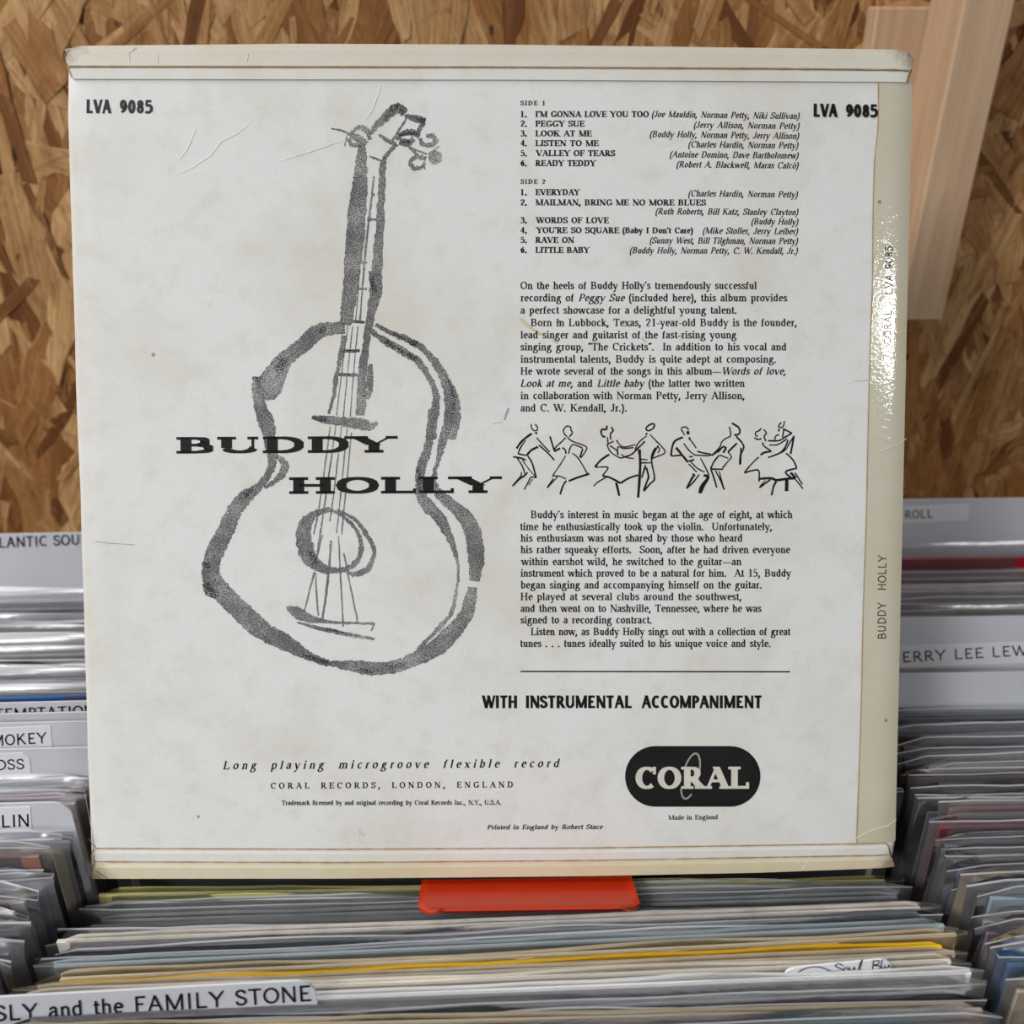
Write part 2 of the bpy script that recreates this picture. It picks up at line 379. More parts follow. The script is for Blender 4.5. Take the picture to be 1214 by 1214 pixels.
# ------------------------------------------------------------------ lettering: pen-stroke alphabet
# strokes: v stem, h bar, d diagonal (K thick / k thin), a arc, c curve, k tick (serif faces only), o dot
# prefix ! = plain faces only, ~ = serif faces only ; T/B serif both ways at top/bottom, t/b flag to one side
GL = {
'A': (1.05, 'd .13 0 .53 1 k B;d .50 1 .92 0 K B;h .34 .26 .78'),
'B': (.98, 'v .24 0 1 bt;h 1 .24 .5;a .5 .755 .26 .245 -90 90;h .51 .24 .54;a .53 .255 .32 .255 -90 90;h 0 .24 .54'),
'C': (.98, 'a .54 .5 .43 .5 48 312;k .86 .66 1'),
'D': (1.06, 'v .24 0 1 bt;h 1 .24 .5;a .48 .5 .46 .5 -90 90;h 0 .24 .5'),
'E': (.9, 'v .24 0 1 bt;h 1 .24 .78;h .51 .24 .64;h 0 .24 .82;k .78 .74 1;k .64 .36 .66;k .82 0 .28'),
'F': (.84, 'v .24 0 1 Bt;h 1 .24 .78;h .5 .24 .64;k .78 .74 1;k .64 .36 .64'),
'G': (1.06, 'a .54 .5 .43 .5 48 318;v .87 .08 .44 T;!h .44 .58 .9;k .86 .68 1'),
'H': (1.06, 'v .22 0 1 BT;v .84 0 1 BT;h .51 .22 .84'),
'I': (.5, 'v .25 0 1 BT'),
'J': (.62, 'v .4 .22 1 T;A .22 .22 .18 .22 190 360'),
'K': (1.06, 'v .22 0 1 BT;d .24 .4 .82 1 k T;d .42 .58 .92 0 K B'),
'L': (.88, 'v .24 0 1 bT;h 0 .24 .8;k .8 0 .3'),
'M': (1.3, 'd .2 0 .2 1 k B;d .18 1 .65 .03 K t;d .65 .03 1.1 1 k;v 1.1 0 1 BT'),
'N': (1.06, 'd .2 0 .2 1 k B;d .17 1 .88 0 K t;d .88 0 .88 1 k T'),
'O': (1.06, 'a .53 .5 .45 .5 0 360'),
'P': (.86, 'v .24 0 1 Bt;h 1 .24 .5;a .5 .735 .28 .265 -90 90;h .47 .24 .5'),
'Q': (1.06, 'a .53 .5 .45 .5 0 360;d .5 .15 .95 -.2 K'),
'R': (.98, 'v .24 0 1 Bt;h 1 .24 .48;a .48 .745 .27 .255 -90 90;h .49 .24 .5;d .46 .49 .88 0 K B'),
'S': (.8, 'c .67 .78 .58 .94 .4 1 .2 .93 .14 .76 .25 .6 .42 .51 .6 .41 .69 .25 .6 .07 .4 0 .2 .06 .12 .24;k .69 .7 1;k .1 .0 .3'),
'T': (.9, 'v .45 0 1 B;h 1 .06 .84;k .07 .72 1;k .83 .72 1'),
'U': (1.06, 'v .22 .32 1 T;A .53 .32 .31 .32 180 360;d .84 .32 .84 1 k T'),
'V': (1.04, 'd .12 1 .54 0 K T;d .54 0 .92 1 k T'),
'W': (1.4, 'd .1 1 .45 0 K T;d .45 0 .7 .95 k;d .66 1 1 0 K T;d 1 0 1.32 1 k T'),
'X': (1.04, 'd .12 1 .9 0 K TB;d .14 0 .88 1 k TB'),
'Y': (1.04, 'd .1 1 .52 .47 K T;d .52 .47 .94 1 k T;v .52 0 .5 B'),
'Z': (.9, 'h 1 .12 .8;d .8 1 .1 0 K;h 0 .1 .82;k .12 .76 1;k .82 0 .26'),
'a': (.66, 'c .14 .5 .22 .64 .34 .68 .46 .62 .49 .48;v .49 .12 .5;c .49 .4 .3 .36 .13 .25 .12 .1 .25 0 .4 .05 .49 .16;c .49 .12 .53 .02 .63 .04'),
'b': (.75, 'v .2 0 1 t;a .4 .34 .27 .34 -130 130'),
'c': (.66, 'a .38 .34 .28 .34 45 315'),
'd': (.75, 'v .55 0 1 t;a .35 .34 .27 .34 50 310;~h .02 .55 .67'),
'e': (.66, 'a .36 .34 .27 .34 5 315;h .38 .1 .62'),
'f': (.48, 'v .2 0 .78 B;a .36 .78 .16 .22 55 180;h .66 .06 .38'),
'g': (.74, '~a .34 .46 .2 .22 0 360;~c .25 .27 .16 .18 .24 .1 .45 .06 .62 -.04 .58 -.22 .34 -.32 .12 -.24 .12 -.1 .26 .02;~c .5 .6 .58 .68 .68 .66;!a .35 .34 .25 .34 0 360;!v .58 -.1 .68;!a .36 -.1 .22 .22 200 360'),
'h': (.76, 'v .2 0 1 Bt;A .4 .44 .18 .24 0 150;v .58 0 .44 B'),
'i': (.4, 'v .2 0 .68 Bt;o .2 .9'),
'j': (.4, 'v .22 -.15 .68 t;a .08 -.15 .14 .17 220 360;o .22 .9'),
'k': (.76, 'v .2 0 1 Bt;d .22 .28 .56 .68 k T;d .34 .42 .64 0 K B'),
'l': (.4, 'v .2 0 1 Bt'),
'm': (1.16, 'v .2 0 .68 Bt;A .4 .44 .18 .24 0 150;v .58 0 .44 B;A .78 .44 .18 .24 0 150;v .96 0 .44 B'),
'n': (.76, 'v .2 0 .68 Bt;A .4 .44 .18 .24 0 150;v .58 0 .44 B'),
'o': (.74, 'a .37 .34 .29 .34 0 360'),
'p': (.75, 'v .2 -.32 .68 Bt;a .4 .34 .27 .34 -130 130'),
'q': (.75, 'v .55 -.32 .68 B;a .35 .34 .27 .34 50 310'),
'r': (.52, 'v .2 0 .68 Bt;c .2 .45 .28 .6 .38 .67 .47 .62'),
's': (.58, 'c .46 .53 .38 .66 .27 .68 .15 .62 .13 .5 .24 .4 .36 .32 .47 .22 .45 .07 .3 0 .18 .03 .11 .16'),
't': (.44, 'v .2 .14 .88;c .2 .14 .24 .02 .34 .01 .43 .08;h .66 .06 .4'),
'u': (.76, 'v .2 .24 .68 t;A .37 .24 .17 .24 180 330;v .56 0 .68 t;~h .02 .56 .68'),
'v': (.74, 'd .1 .68 .38 0 K T;d .38 0 .64 .68 k T'),
'w': (1.06, 'd .08 .68 .34 0 K T;d .34 0 .53 .66 k;d .52 .68 .76 0 K T;d .76 0 .98 .68 k T'),
'x': (.74, 'd .1 .68 .62 0 K TB;d .12 0 .62 .68 k TB'),
'y': (.74, 'd .1 .68 .4 .02 K T;d .64 .68 .32 -.2 k T;c .34 -.16 .24 -.32 .12 -.28'),
'z': (.66, 'h .68 .12 .56;d .56 .66 .1 .02 K;h 0 .1 .58'),
'0': (.75, 'a .375 .5 .27 .5 0 360'),
'1': (.75, 'v .4 0 1 B;d .2 .84 .4 1 k'),
'2': (.75, 'c .14 .74 .2 .93 .38 1 .57 .9 .58 .7 .45 .46 .28 .22 .12 .02;h 0 .12 .62'),
'3': (.75, 'c .14 .84 .24 .97 .4 1 .55 .9 .55 .72 .45 .57 .3 .53;c .3 .53 .5 .5 .61 .36 .6 .16 .46 .02 .28 0 .12 .1'),
'4': (.75, 'v .5 0 1;d .5 1 .1 .3 k;h .28 .1 .68'),
'5': (.75, 'd .2 1 .16 .55 k;h 1 .2 .6;c .16 .55 .34 .64 .52 .57 .61 .36 .54 .12 .36 0 .2 .01 .1 .1'),
'6': (.75, 'a .37 .32 .25 .32 0 360;c .57 .98 .34 .86 .18 .62 .12 .34'),
'7': (.75, 'h 1 .12 .64;d .64 .98 .3 0 K'),
'8': (.75, 'a .375 .75 .22 .25 0 360;a .375 .26 .26 .26 0 360'),
'9': (.75, 'a .38 .68 .25 .32 0 360;c .2 .02 .42 .14 .58 .4 .63 .66'),
'.': (.36, 'o .16 .07'), ',': (.38, 'o .16 .07;d .2 .08 .08 -.22 K'),
"'": (.3, 'd .15 1 .13 .72 K'), '\u2018': (.3, 'd .19 1 .11 .76 K'), '\u2019': (.3, 'd .19 1 .11 .76 K'),
'\u201c': (.5, 'd .2 1 .12 .76 K;d .4 1 .32 .76 K'), '\u201d': (.5, 'd .2 1 .12 .76 K;d .4 1 .32 .76 K'),
'(': (.46, 'c .4 1.06 .24 .8 .17 .37 .24 -.06 .4 -.32'), ')': (.46, 'c .06 1.06 .22 .8 .29 .37 .22 -.06 .06 -.32'),
'-': (.5, 'h .3 .05 .45'), '\u2014': (1.3, 'h .3 .02 1.28'),
'\u00f2': (.74, 'a .37 .34 .29 .34 0 360;d .26 1 .4 .82 K'), ' ': (.56, ''),
}
STY = {  # thick, thin, serif reach, serif thickness, slant, stress angle
'roman': (.195, .10, .10, .075, 0, 10), 'bold': (.275, .12, .12, .09, 0, 8),
'ital': (.185, .10, .05, .06, .24, 14), 'boldital': (.25, .12, .06, .07, .22, 10),
'slab': (.66, .17, .24, .17, 0, 0), 'logo': (.30, .13, .13, .12, 0, 0),
'gothic': (.24, .185, 0, 0, 0, 0), 'sans': (.14, .125, 0, 0, 0, 0), 'futura': (.12, .11, 0, 0, 0, 0),
'spaced': (.22, .105, .10, .08, 0, 8),
}
def catmull(p, n=5):
    q = [p[0]] + p + [p[-1]]
    out = []
    for i in range(1, len(q)-2):
        a, b, c, d = q[i-1], q[i], q[i+1], q[i+2]
        for k in range(n):
            t = k/n
            out.append(tuple(.5*((2*b[j]) + (-a[j]+c[j])*t + (2*a[j]-5*b[j]+4*c[j]-d[j])*t*t + (-a[j]+3*b[j]-3*c[j]+d[j])*t**3) for j in range(len(b))))
    out.append(tuple(p[-1]))
    return out
def ribbon(pts, wf, closed=False):
    """strip of quads along pts; wf(tx, ty, i) gives the full width"""
    v = []; f = []; n = len(pts)
    for i in range(n):
        if closed: a = pts[(i-1) % n]; b = pts[(i+1) % n]
        else: a = pts[max(0, i-1)]; b = pts[min(n-1, i+1)]
        tx, ty = b[0]-a[0], b[1]-a[1]
        L = math.hypot(tx, ty) or 1.0
        tx /= L; ty /= L
        h = wf(tx, ty, i)*.5
        v.append((pts[i][0]-ty*h, pts[i][1]+tx*h)); v.append((pts[i][0]+ty*h, pts[i][1]-tx*h))
    for i in range(n if closed else n-1):
        j = (i+1) % n
        f.append([2*i, 2*i+1, 2*j+1, 2*j])
    return v, f
def glyph(ch, sx, st):
    thick, thin, sr, sth, slant, phi = STY[st]
    plain = sr == 0
    adv, spec = GL[ch]
    V = []; Fc = []
    def put(v, f):
        k = len(V); V.extend(v); Fc.extend([[i+k for i in q] for q in f])
    ym = lambda y: thin/2 + y*(1-thin) if y >= 0 else y
    wf = lambda tx, ty, i: thin + (thick-thin)*abs(math.sin(math.atan2(ty, tx) - R(phi)))**1.3
    def serif(x, y, half, up, left=True, right=True):
        y0, y1 = (y, y+sth) if up else (y-sth, y)
        put([(x-(half+sr if left else half), y0), (x+(half+sr if right else half), y0), (x+(half+sr if right else half), y1), (x-(half+sr if left else half), y1)], [[0, 1, 2, 3]])
    for s in spec.split(';'):
        if not s: continue
        if s[0] == '!':
            if not plain: continue
            s = s[1:]
        elif s[0] == '~':
            if plain: continue
            s = s[1:]
        t = s.split(); k = t[0]
        if k == 'v':
            x, y0, y1 = float(t[1])*sx, float(t[2]), float(t[3]); h = thick/2
            put([(x-h, y0), (x+h, y0), (x+h, y1), (x-h, y1)], [[0, 1, 2, 3]])
            fl = t[4] if len(t) > 4 else ''
            if not plain:
                if 'B' in fl: serif(x, y0, h, True)
                if 'b' in fl: serif(x, y0, h, True, True, False)
                if 'T' in fl: serif(x, y1, h, False)
                if 't' in fl: serif(x, y1, h, False, True, False)
        elif k == 'h':
            y, x0, x1 = ym(float(t[1])), float(t[2])*sx, float(t[3])*sx
            put([(x0, y-thin/2), (x1, y-thin/2), (x1, y+thin/2), (x0, y+thin/2)], [[0, 1, 2, 3]])
        elif k == 'k':
            if plain: continue
            x, y0, y1 = float(t[1])*sx, float(t[2]), float(t[3]); h = max(thin*.55, sth*.5)
            put([(x-h, y0), (x+h, y0), (x+h, y1), (x-h, y1)], [[0, 1, 2, 3]])
        elif k == 'd':
            x0, y0, x1, y1 = (float(q) for q in t[1:5]); x0 *= sx; x1 *= sx
            wd = thick if t[5] == 'K' else thin
            L = math.hypot(x1-x0, y1-y0); hx = wd*.5*L/max(abs(y1-y0), .2)
            hx = min(hx, wd*.72)
            put([(x0-hx, y0), (x0+hx, y0), (x1+hx, y1), (x1-hx, y1)], [[0, 1, 2, 3]])
            fl = t[6] if len(t) > 6 else ''
            if not plain:
                lo, hi = ((x0, y0), (x1, y1)) if y0 < y1 else ((x1, y1), (x0, y0))
                if 'B' in fl: serif(lo[0], lo[1], hx, True)
                if 'T' in fl: serif(hi[0], hi[1], hx, False)
                if 't' in fl: serif(hi[0], hi[1], hx*.6, False, True, False)
        elif k in ('a', 'A'):
            cx, cy, rx, ry, a0, a1 = (float(q) for q in t[1:7])
            full = a1-a0 >= 360
            ty = thin
            rx2 = rx*sx if k == 'A' else max(rx*sx - thick/2*.55, .05); ry2 = ry*(1-thin) if ry > .3 else max(ry - thin*.35, .04)
            cy2 = ym(cy) if cy-ry > -.05 else cy
            n = 22 if full else max(8, int((a1-a0)/16))
            pts = [(cx*sx + rx2*math.cos(R(a0+(a1-a0)*i/n)), cy2 + ry2*math.sin(R(a0+(a1-a0)*i/n))) for i in range(n if full else n+1)]
            put(*ribbon(pts, wf, full))
        elif k == 'c':
            q = [float(x) for x in t[1:]]
            pts = [(q[i]*sx, ym(q[i+1])) for i in range(0, len(q), 2)]
            put(*ribbon(catmull(pts, 3), wf))
        elif k == 'o':
            x, y = float(t[1])*sx, float(t[2]); r = max(thick*.62, .075)
            put([(x + r*math.cos(i*math.pi/4), y + r*math.sin(i*math.pi/4)) for i in range(8)], [list(range(8))])
    if slant: V = [(x + slant*y, y) for x, y in V]
    return V, Fc, adv*sx
def layout(text, st, sx, track, wide=None):
    """'*' toggles italics"""
    V = []; Fc = []; pen = 0.0; cur = st
    for ch in text:
        if ch == '*':
            cur = 'ital' if cur == st else st
            continue
        v, f, a = glyph(ch, sx, cur)
        if ch == ' ' and wide: a *= wide
        k = len(V); V += [(x+pen, y) for x, y in v]; Fc += [[i+k for i in q] for q in f]
        pen += a + track
    return V, Fc
def text_px(mb, text, st, x0, y0, x1, y1, cap, mapper, sx=None, wide=None):
    """lay text in photograph pixels from (x0,y0) to (x1,y1) on the baseline, cap = capital height in px; mapper px -> 3D"""
    L = math.hypot(x1-x0, y1-y0); ux, uy = (x1-x0)/L, (y1-y0)/L
    target = L/cap
    s, tr = (sx or .9), 0.0
    for it in range(5):
        V, Fc = layout(text, st, s, tr, wide)
        lo = min(p[0] for p in V); hi = max(p[0] for p in V)
        if sx is None: s *= target/(hi-lo)
        else: tr += (target-(hi-lo))/max(1, len(text.replace('*', ''))-1)
    V, Fc = layout(text, st, s, tr, wide)
    lo = min(p[0] for p in V)
    k = len(mb.v)
    for x, y in V:
        px = x0 + (x-lo)*cap*ux + y*cap*uy; py = y0 + (x-lo)*cap*uy - y*cap*ux
        mb.v.append(mapper(px, py))
    mb.f += [[i+k for i in q] for q in Fc]

# ------------------------------------------------------------------ the room: wall, floor, lamps
WALL_Y = 0.63
floor_v, floor_f = box(-2.2, 2.2, -2.4, WALL_Y+.05, -.05, 0)
tag(link('floor', mesh_of('floor', floor_v, floor_f, (M['floor'],))), kind='structure')
v, f = box(-2.2, 2.2, WALL_Y, WALL_Y+.018, 0, 2.75)
wall = tag(link('wall_back', mesh_of('wall_back', v, f, (M['osb_core'],))), 'brown pressed strand board wall behind the record bins', None, None, 'structure')

# strands pressed into the board: each a thin splintered flake
def strand_mesh(k, L, W, tone):
    rnd = random.Random(900+k)
    n = 11
    off = rnd.uniform(-1, 1)*W*.3
    sk0, sk1 = rnd.uniform(-.5, .5)*W*1.5, rnd.uniform(-.5, .5)*W*1.5
    w0, w1 = rnd.uniform(.35, 1), rnd.uniform(.35, 1)
    V = []; Fc = []
    T = .00035
    curl = rnd.uniform(-1, 1)*.0004
    for i in range(n):
        t = 2*i/(n-1)-1
        x = t*L/2
        taper = 1 - (1-(w0 if t < 0 else w1))*max(0, abs(t)-.45)/.55
        bend = off*t*t
        ja, jb = rnd.uniform(-.09, .09)*W, rnd.uniform(-.09, .09)*W
        ya, yb = W/2*taper + bend + ja, -W/2*taper + bend + jb
        sk = sk0 if i == 0 else (sk1 if i == n-1 else 0)
        z = T + curl*t*t
        V += [(x+sk*.5, ya, z-.0004), (x+sk*.5, ya-W*.05, z), (x-sk*.5, yb+W*.05, z), (x-sk*.5, yb, z-.0004)]
    for i in range(n-1):
        for j in range(3):
            Fc.append([i*4+j, i*4+j+1, i*4+4+j+1, i*4+4+j])
    return V, Fc
def strand_data(V, Fc, tones, uvs, name):
    m = bpy.data.meshes.new(name)
    m.from_pydata(V, [], Fc)
    m.materials.append(M['strand'])
    uvl = m.uv_layers.new(name='UVMap')
    at = m.attributes.new('tone', 'FLOAT', 'POINT')
    at.data.foreach_set('value', tones)
    for lp in m.loops: uvl.data[lp.index].uv = uvs[lp.vertex_index]
    m.update()
    return m
NV = 90
variants = []
rs = random.Random(5)
for k in range(NV):
    L = rs.uniform(.05, .15); W = rs.choice([rs.uniform(.004, .010), rs.uniform(.010, .026)])
    tone = min(1, max(0, rs.gauss(.52, .30)))
    V, Fc = strand_mesh(k, L, W, tone)
    u0 = rs.uniform(0, 5); v0 = rs.uniform(0, 5)
    uvs = [(p[1]+u0, p[0]+v0) for p in V]
    variants.append((V, Fc, tone, uvs, strand_data(V, Fc, [tone]*len(V), uvs, 'strand')))
SLEEVE_PX = [(76, 54), (1084, 61), (1063, 1029), (108, 1042)]
def inside_sleeve(px, py, m=0):
    for i in range(4):
        (ax, ay), (bx, by) = SLEEVE_PX[i], SLEEVE_PX[(i+1) % 4]
        c = (bx-ax)*(py-ay)-(by-ay)*(px-ax)
        if c/math.hypot(bx-ax, by-ay) < m: return False
    return True
cand = []
for i in range(8200):
    k = rs.randrange(NV)
    x = rs.uniform(-1.0, 1.0); z = TOP + rs.uniform(-.12, .76)
    ang = R(90) + (rs.gauss(0, R(20)) if rs.random() < .82 else rs.uniform(-1.5, 1.5))
    depth = rs.uniform(0, .0016)
    tilt = rs.gauss(0, R(.5)); tilt2 = rs.gauss(0, R(1.5))
    # local x along strand in the wall plane, local z out of the wall (-Y)
    ex = Vector((math.cos(ang), 0, math.sin(ang))); ez = Vector((0, -1, 0)); ey = ez.cross(ex)
    mw = Matrix(((ex.x, ey.x, ez.x, x), (ex.y, ey.y, ez.y, WALL_Y-depth-.0004), (ex.z, ey.z, ez.z, z), (0, 0, 0, 1)))
    mw = mw @ Matrix.Rotation(tilt, 4, 'Y') @ Matrix.Rotation(tilt2, 4, 'X')
    ends = [project(mw @ Vector((s, 0, 0))) for s in (-.04, 0, .04)]
    vis = any(-5 < p[0] < 1219 and -5 < p[1] < 640 and not inside_sleeve(p[0], p[1], 6) for p in ends)
    area = max(p[1] for p in variants[k][0])*len(variants[k][0]) * max(p[0] for p in variants[k][0])
    cand.append((vis, depth, k, mw))
cand.sort(key=lambda c: (not c[0], -c[1]))
bulk = ([], [], [], [])
for i, (vis, depth, k, mw) in enumerate(cand):
    V, Fc, tone, uvs, me = variants[k]
    if vis and i < 300:
        part('strand', me, wall).matrix_local = mw
    else:
        b = len(bulk[0])
        bulk[0].extend([tuple(mw @ Vector(p)) for p in V]); bulk[1].extend([[j+b for j in q] for q in Fc])
        bulk[2].extend([tone]*len(V)); bulk[3].extend(uvs)
tag(part('strand_layer', strand_data(*bulk, 'strand_layer'), wall), kind='stuff')

# ------------------------------------------------------------------ bins
FLOOR_BIN = TOP - .338
rack = empty('record_rack', Matrix.Translation((0, .37, FLOOR_BIN-.012)))
tag(rack, 'dark grey open rack holding three rows of records under the strand board wall', 'rack')
for nm, args in (('base_board', (-.54, .54, -.170, .249, 0, .012)), ('side_board', (-.552, -.54, -.182, .257, 0, .20)), ('side_board', (.54, .552, -.182, .257, 0, .20)),
                 ('front_board', (-.54, .54, -.182, -.170, 0, .22)), ('back_board', (-.54, .54, .249, .257, 0, .24))):
    vv, ff = box(*args)
    part(nm, mesh_of(nm, vv, ff, (M['crate'],)), rack)
tb = empty('bin_table', Matrix.Translation((0, .37, 0)))
tag(tb, 'dark grey table carrying the record rack', 'table')
zt = FLOOR_BIN - .012
vv, ff = box(-.58, .58, -.26, .255, zt-.03, zt, .002); part('table_top', mesh_of('table_top', vv, ff, (M['crate'],)), tb)
for sx_ in (-1, 1):
    for sy_ in (-1, 1):
        vv, ff = box(sx_*.5-.025, sx_*.5+.025, sy_*.21-.025, sy_*.21+.025, 0, zt-.03, .002)
        part('leg', mesh_of('leg', vv, ff, (M['crate'],)), tb)

# ------------------------------------------------------------------ records in the bins
PW, PH = .325, .327            # clear outer sleeve
CW, CH = .3125, .3125          # card sleeve
def poly_mesh(k, wave, curl=1.0):
    """flat bag open at the top; crumpled lips"""
    rn = random.Random(300+k)
    n = 26
    o1 = rn.uniform(0, 50); o2 = rn.uniform(0, 50)
    rows = [0, -.0007, -.0017, -.003, -.005, -.009, -.016, -.03, -.07, -.16, -PH]
    o3 = rn.uniform(0, 50)
    V = []; Fc = []; fm = []
    T = .0012
    cr = rn.choice([0.0, .002, .004, .006])     # rounded / slumped corners
    for r, z in enumerate(rows):
        amp = wave*max(0, 1+z/.06)**2
        for s in (0, 1):
            for i in range(n):
                u = i/(n-1); x = (u-.5)*PW*(1 if s == 0 else -1)
                edge = min(1, (PW/2-abs(x))/.004)
                ny = noise.noise(Vector((x*22, o1+s*7.3, z*9)))*amp + noise.noise(Vector((x*70, o2+s*3.1, z*20)))*amp*.12
                y = (-T if s == 0 else T)*edge + ny
                # the open lips curl over
                cu = max(0.0, 1+z/.006)**2
                y += curl*cu*(.0018 + .0050*noise.noise(Vector((x*11, o3, s*.6))))
                zz = z
                if r < 7:
                    zz += noise.noise(Vector((x*9, o2, 1+s)))*.0014*(.35+.65*curl)*max(0, 1+z/.03) + noise.noise(Vector((x*60, o1, 4+s)))*.0004*max(0, 1+z/.03)
                    d = max(0, abs(x)-(PW/2-.014))/.014
                    zz -= cr*d*d*(1 if x*((k % 2)-.5) > 0 else .3)
                V.append((x, y, zz))
    m = 2*n
    for r in range(len(rows)-1):
        for i in range(m):
            j = (i+1) % m
            Fc.append([r*m+i, (r+1)*m+i, (r+1)*m+j, r*m+j]); fm.append(1 if r == 0 and (i < n or curl > .5) else 0)
    b = (len(rows)-1)*m
    for i in range(n-1):
        Fc.append([b+i, b+m-1-i, b+m-2-i, b+i+1]); fm.append(0)
    return V, Fc, fm
POLY = {}
for kind, src, curl in (('poly', 'poly', .9), ('poly_hazy', 'poly_hazy', .9), ('poly_clear', 'poly_clear', .12), ('poly_flat', 'poly', .3), ('poly_low', 'poly', .45)):
    for k in range(9):
        V, Fc, fm = poly_mesh(k, .0008 + .0003*(k % 3), curl)
        POLY[kind, k] = mesh_of('poly_sleeve', V, Fc, (M[src], M['poly_rim_clear' if kind == 'poly_clear' else 'poly_rim']), True, fm)
card_cache = {}
def card_mesh(col, style=0, col2=None):
    key = (col, style, col2)
    if key in card_cache: return card_cache[key]
    t = .0009 if style != 3 else .0014
    V, Fc = box(-CW/2, CW/2, -t, t, -CH, 0, .0004)
    m, nt, out = new_mat('card_sleeve')
    p = N(nt, 'BsdfPrincipled')
    tc = N(nt, 'TexCoord'); ob = tc.outputs['Object']
    c1 = srgb(*col); c2 = srgb(*(col2 or tuple(int(x*.8) for x in col)))
    mp = N(nt, 'Mapping'); mp.inputs['Scale'].default_value = (1, 1, 3); nt.links.new(ob, mp.inputs[0])
    n1 = tnoise(nt, 14 if style == 1 else 60, 4, mp.outputs[0], .6)
    c = mixc(nt, ramp(nt, n1, [(.48 if style == 1 else .45, (0, 0, 0, 1)), (.56 if style == 1 else .8, (1, 1, 1, 1))]), c1, c2)
    # the top edge of the card is worn pale
    sx = N(nt, 'SeparateXYZ'); nt.links.new(ob, sx.inputs[0])
    wr = math_(nt, 'ADD', sx.outputs[2], math_(nt, 'MULTIPLY', tnoise(nt, 160, 4, ob), .0016))
    wm = math_(nt, 'GREATER_THAN', wr, .0004 if style != 2 else -.0004)
    if style == 2: c = mixc(nt, math_(nt, 'MULTIPLY', wm, .75), c, srgb(205, 190, 160))
    nt.links.new(c, p.inputs['Base Color'])
    p.inputs['Roughness'].default_value = .45; p.inputs['Specular IOR Level'].default_value = .35
    nt.links.new(p.outputs[0], out.inputs[0])
    me = mesh_of('card_sleeve', V, Fc, (m,))
    card_cache[key] = me
    return me
def frame_mw(x, y, z, yaw, roll=0.0, lean=0.0):
    return Matrix.Translation((x, y, z)) @ Matrix.Rotation(yaw, 4, 'Z') @ Matrix.Rotation(roll, 4, 'Y') @ Matrix.Rotation(lean, 4, 'X')
count = [0]
def record(x, y, z, yaw, roll, col, drop, kind, label, group, style=0, col2=None, dx=0.0, nopoly=False, flip=False):
    """z = height of the clear sleeve's lip; the card sits `drop` lower inside it"""
    k = count[0]; count[0] += 1
    root = empty('record_sleeve', frame_mw(x, y, z, yaw, roll))
    tag(root, label, 'record', group)
    c = part('card_sleeve', card_mesh(col, style, col2), root)
    c.location = (dx, 0, -drop)
    c.scale = (1, 1, (z-drop-FLOOR_BIN)/CH)
    if not nopoly:
        o = part('poly_sleeve', POLY[kind, k % 9], root)
        o.scale = (-1 if flip else 1, 1, (z-FLOOR_BIN)/PH)
    return root
def height_at(px, py, Y):
    d = ray(px, py); t = Y/d.y
    return CAM.z + d.z*t, CAM.x + d.x*t

ORD = ['first', 'second', 'third', 'fourth', 'fifth', 'sixth', 'seventh', 'eighth', 'ninth', 'tenth', 'eleventh', 'twelfth', 'thirteenth',
       'fourteenth', 'fifteenth', 'sixteenth', 'seventeenth', 'eighteenth', 'nineteenth', 'twentieth']

# --- centre bin, front to back: lip/card-top px at x=350 and x=850, which edge it is, card colour, name
YAWC = R(2.2)
CENTRE = [
 (1226, 1209, 'p', (120, 92, 84), .006, 'poly', 'brown and teal', 1, (70, 110, 125)),
 (1214, 1203, 'c', (120, 98, 70), .004, 'poly', 'worn brown', 2, (50, 46, 44)),
 (1206, 1190, 'p', (60, 64, 76), .007, 'poly', 'dark slate', 0, None),
 (1197, 1176, 'p', (206, 206, 212), .007, 'poly', 'pale grey', 0, None),
 'SLY',
 (1183, 1163, 'c', (250, 250, 252), .003, 'poly', 'bright white', 0, (246, 246, 248)),
 'TAB',
 (1169, 1149, 'c', (234, 227, 211), .003, 'poly', 'cream', 0, (226, 217, 198)),
 (1161, 1140, 'c', (190, 178, 156), .002, 'poly', 'taupe', 0, None),
 (1158, 1134, 'c', (250, 200, 10), .002, 'poly', 'yellow', 0, (248, 190, 0)),
 (1146, 1121, 'c', (206, 184, 140), .004, 'poly', 'worn beige with brown print', 2, (150, 120, 80)),
 (1131, 1108, 'c', (152, 164, 170), .005, 'poly', 'blue grey', 0, (140, 152, 160)),
 (1120, 1098, 'p', (78, 80, 84), .006, 'poly', 'charcoal', 0, None),
 (1111, 1090, 'p', (150, 150, 154), .004, 'poly', 'mid grey', 0, None),
 (1104, 1085, 'c', (214, 208, 198), .004, 'poly', 'off white', 0, None),
 (1099, 1081, 'p', (170, 178, 190), .005, 'poly_hazy', 'pale blue grey', 0, None),
 (1083, 1068, 'p', (196, 190, 184), .006, 'poly', 'pale stone', 0, None),
 (1069, 1054, 'p', (168, 172, 176), .007, 'poly', 'silver grey', 0, None),
 (1061, 1049, 'p', (150, 166, 176), .006, 'poly_hazy', 'pale blue', 0, None),
 (1056, 1047, 'c', (186, 182, 110), .001, 'poly', 'olive yellow', 0, (170, 168, 110)),
]
DIV = {}
Yc = .2140
behind = 0; infront = 3
GC = 'records in the row beneath the displayed album sleeve'
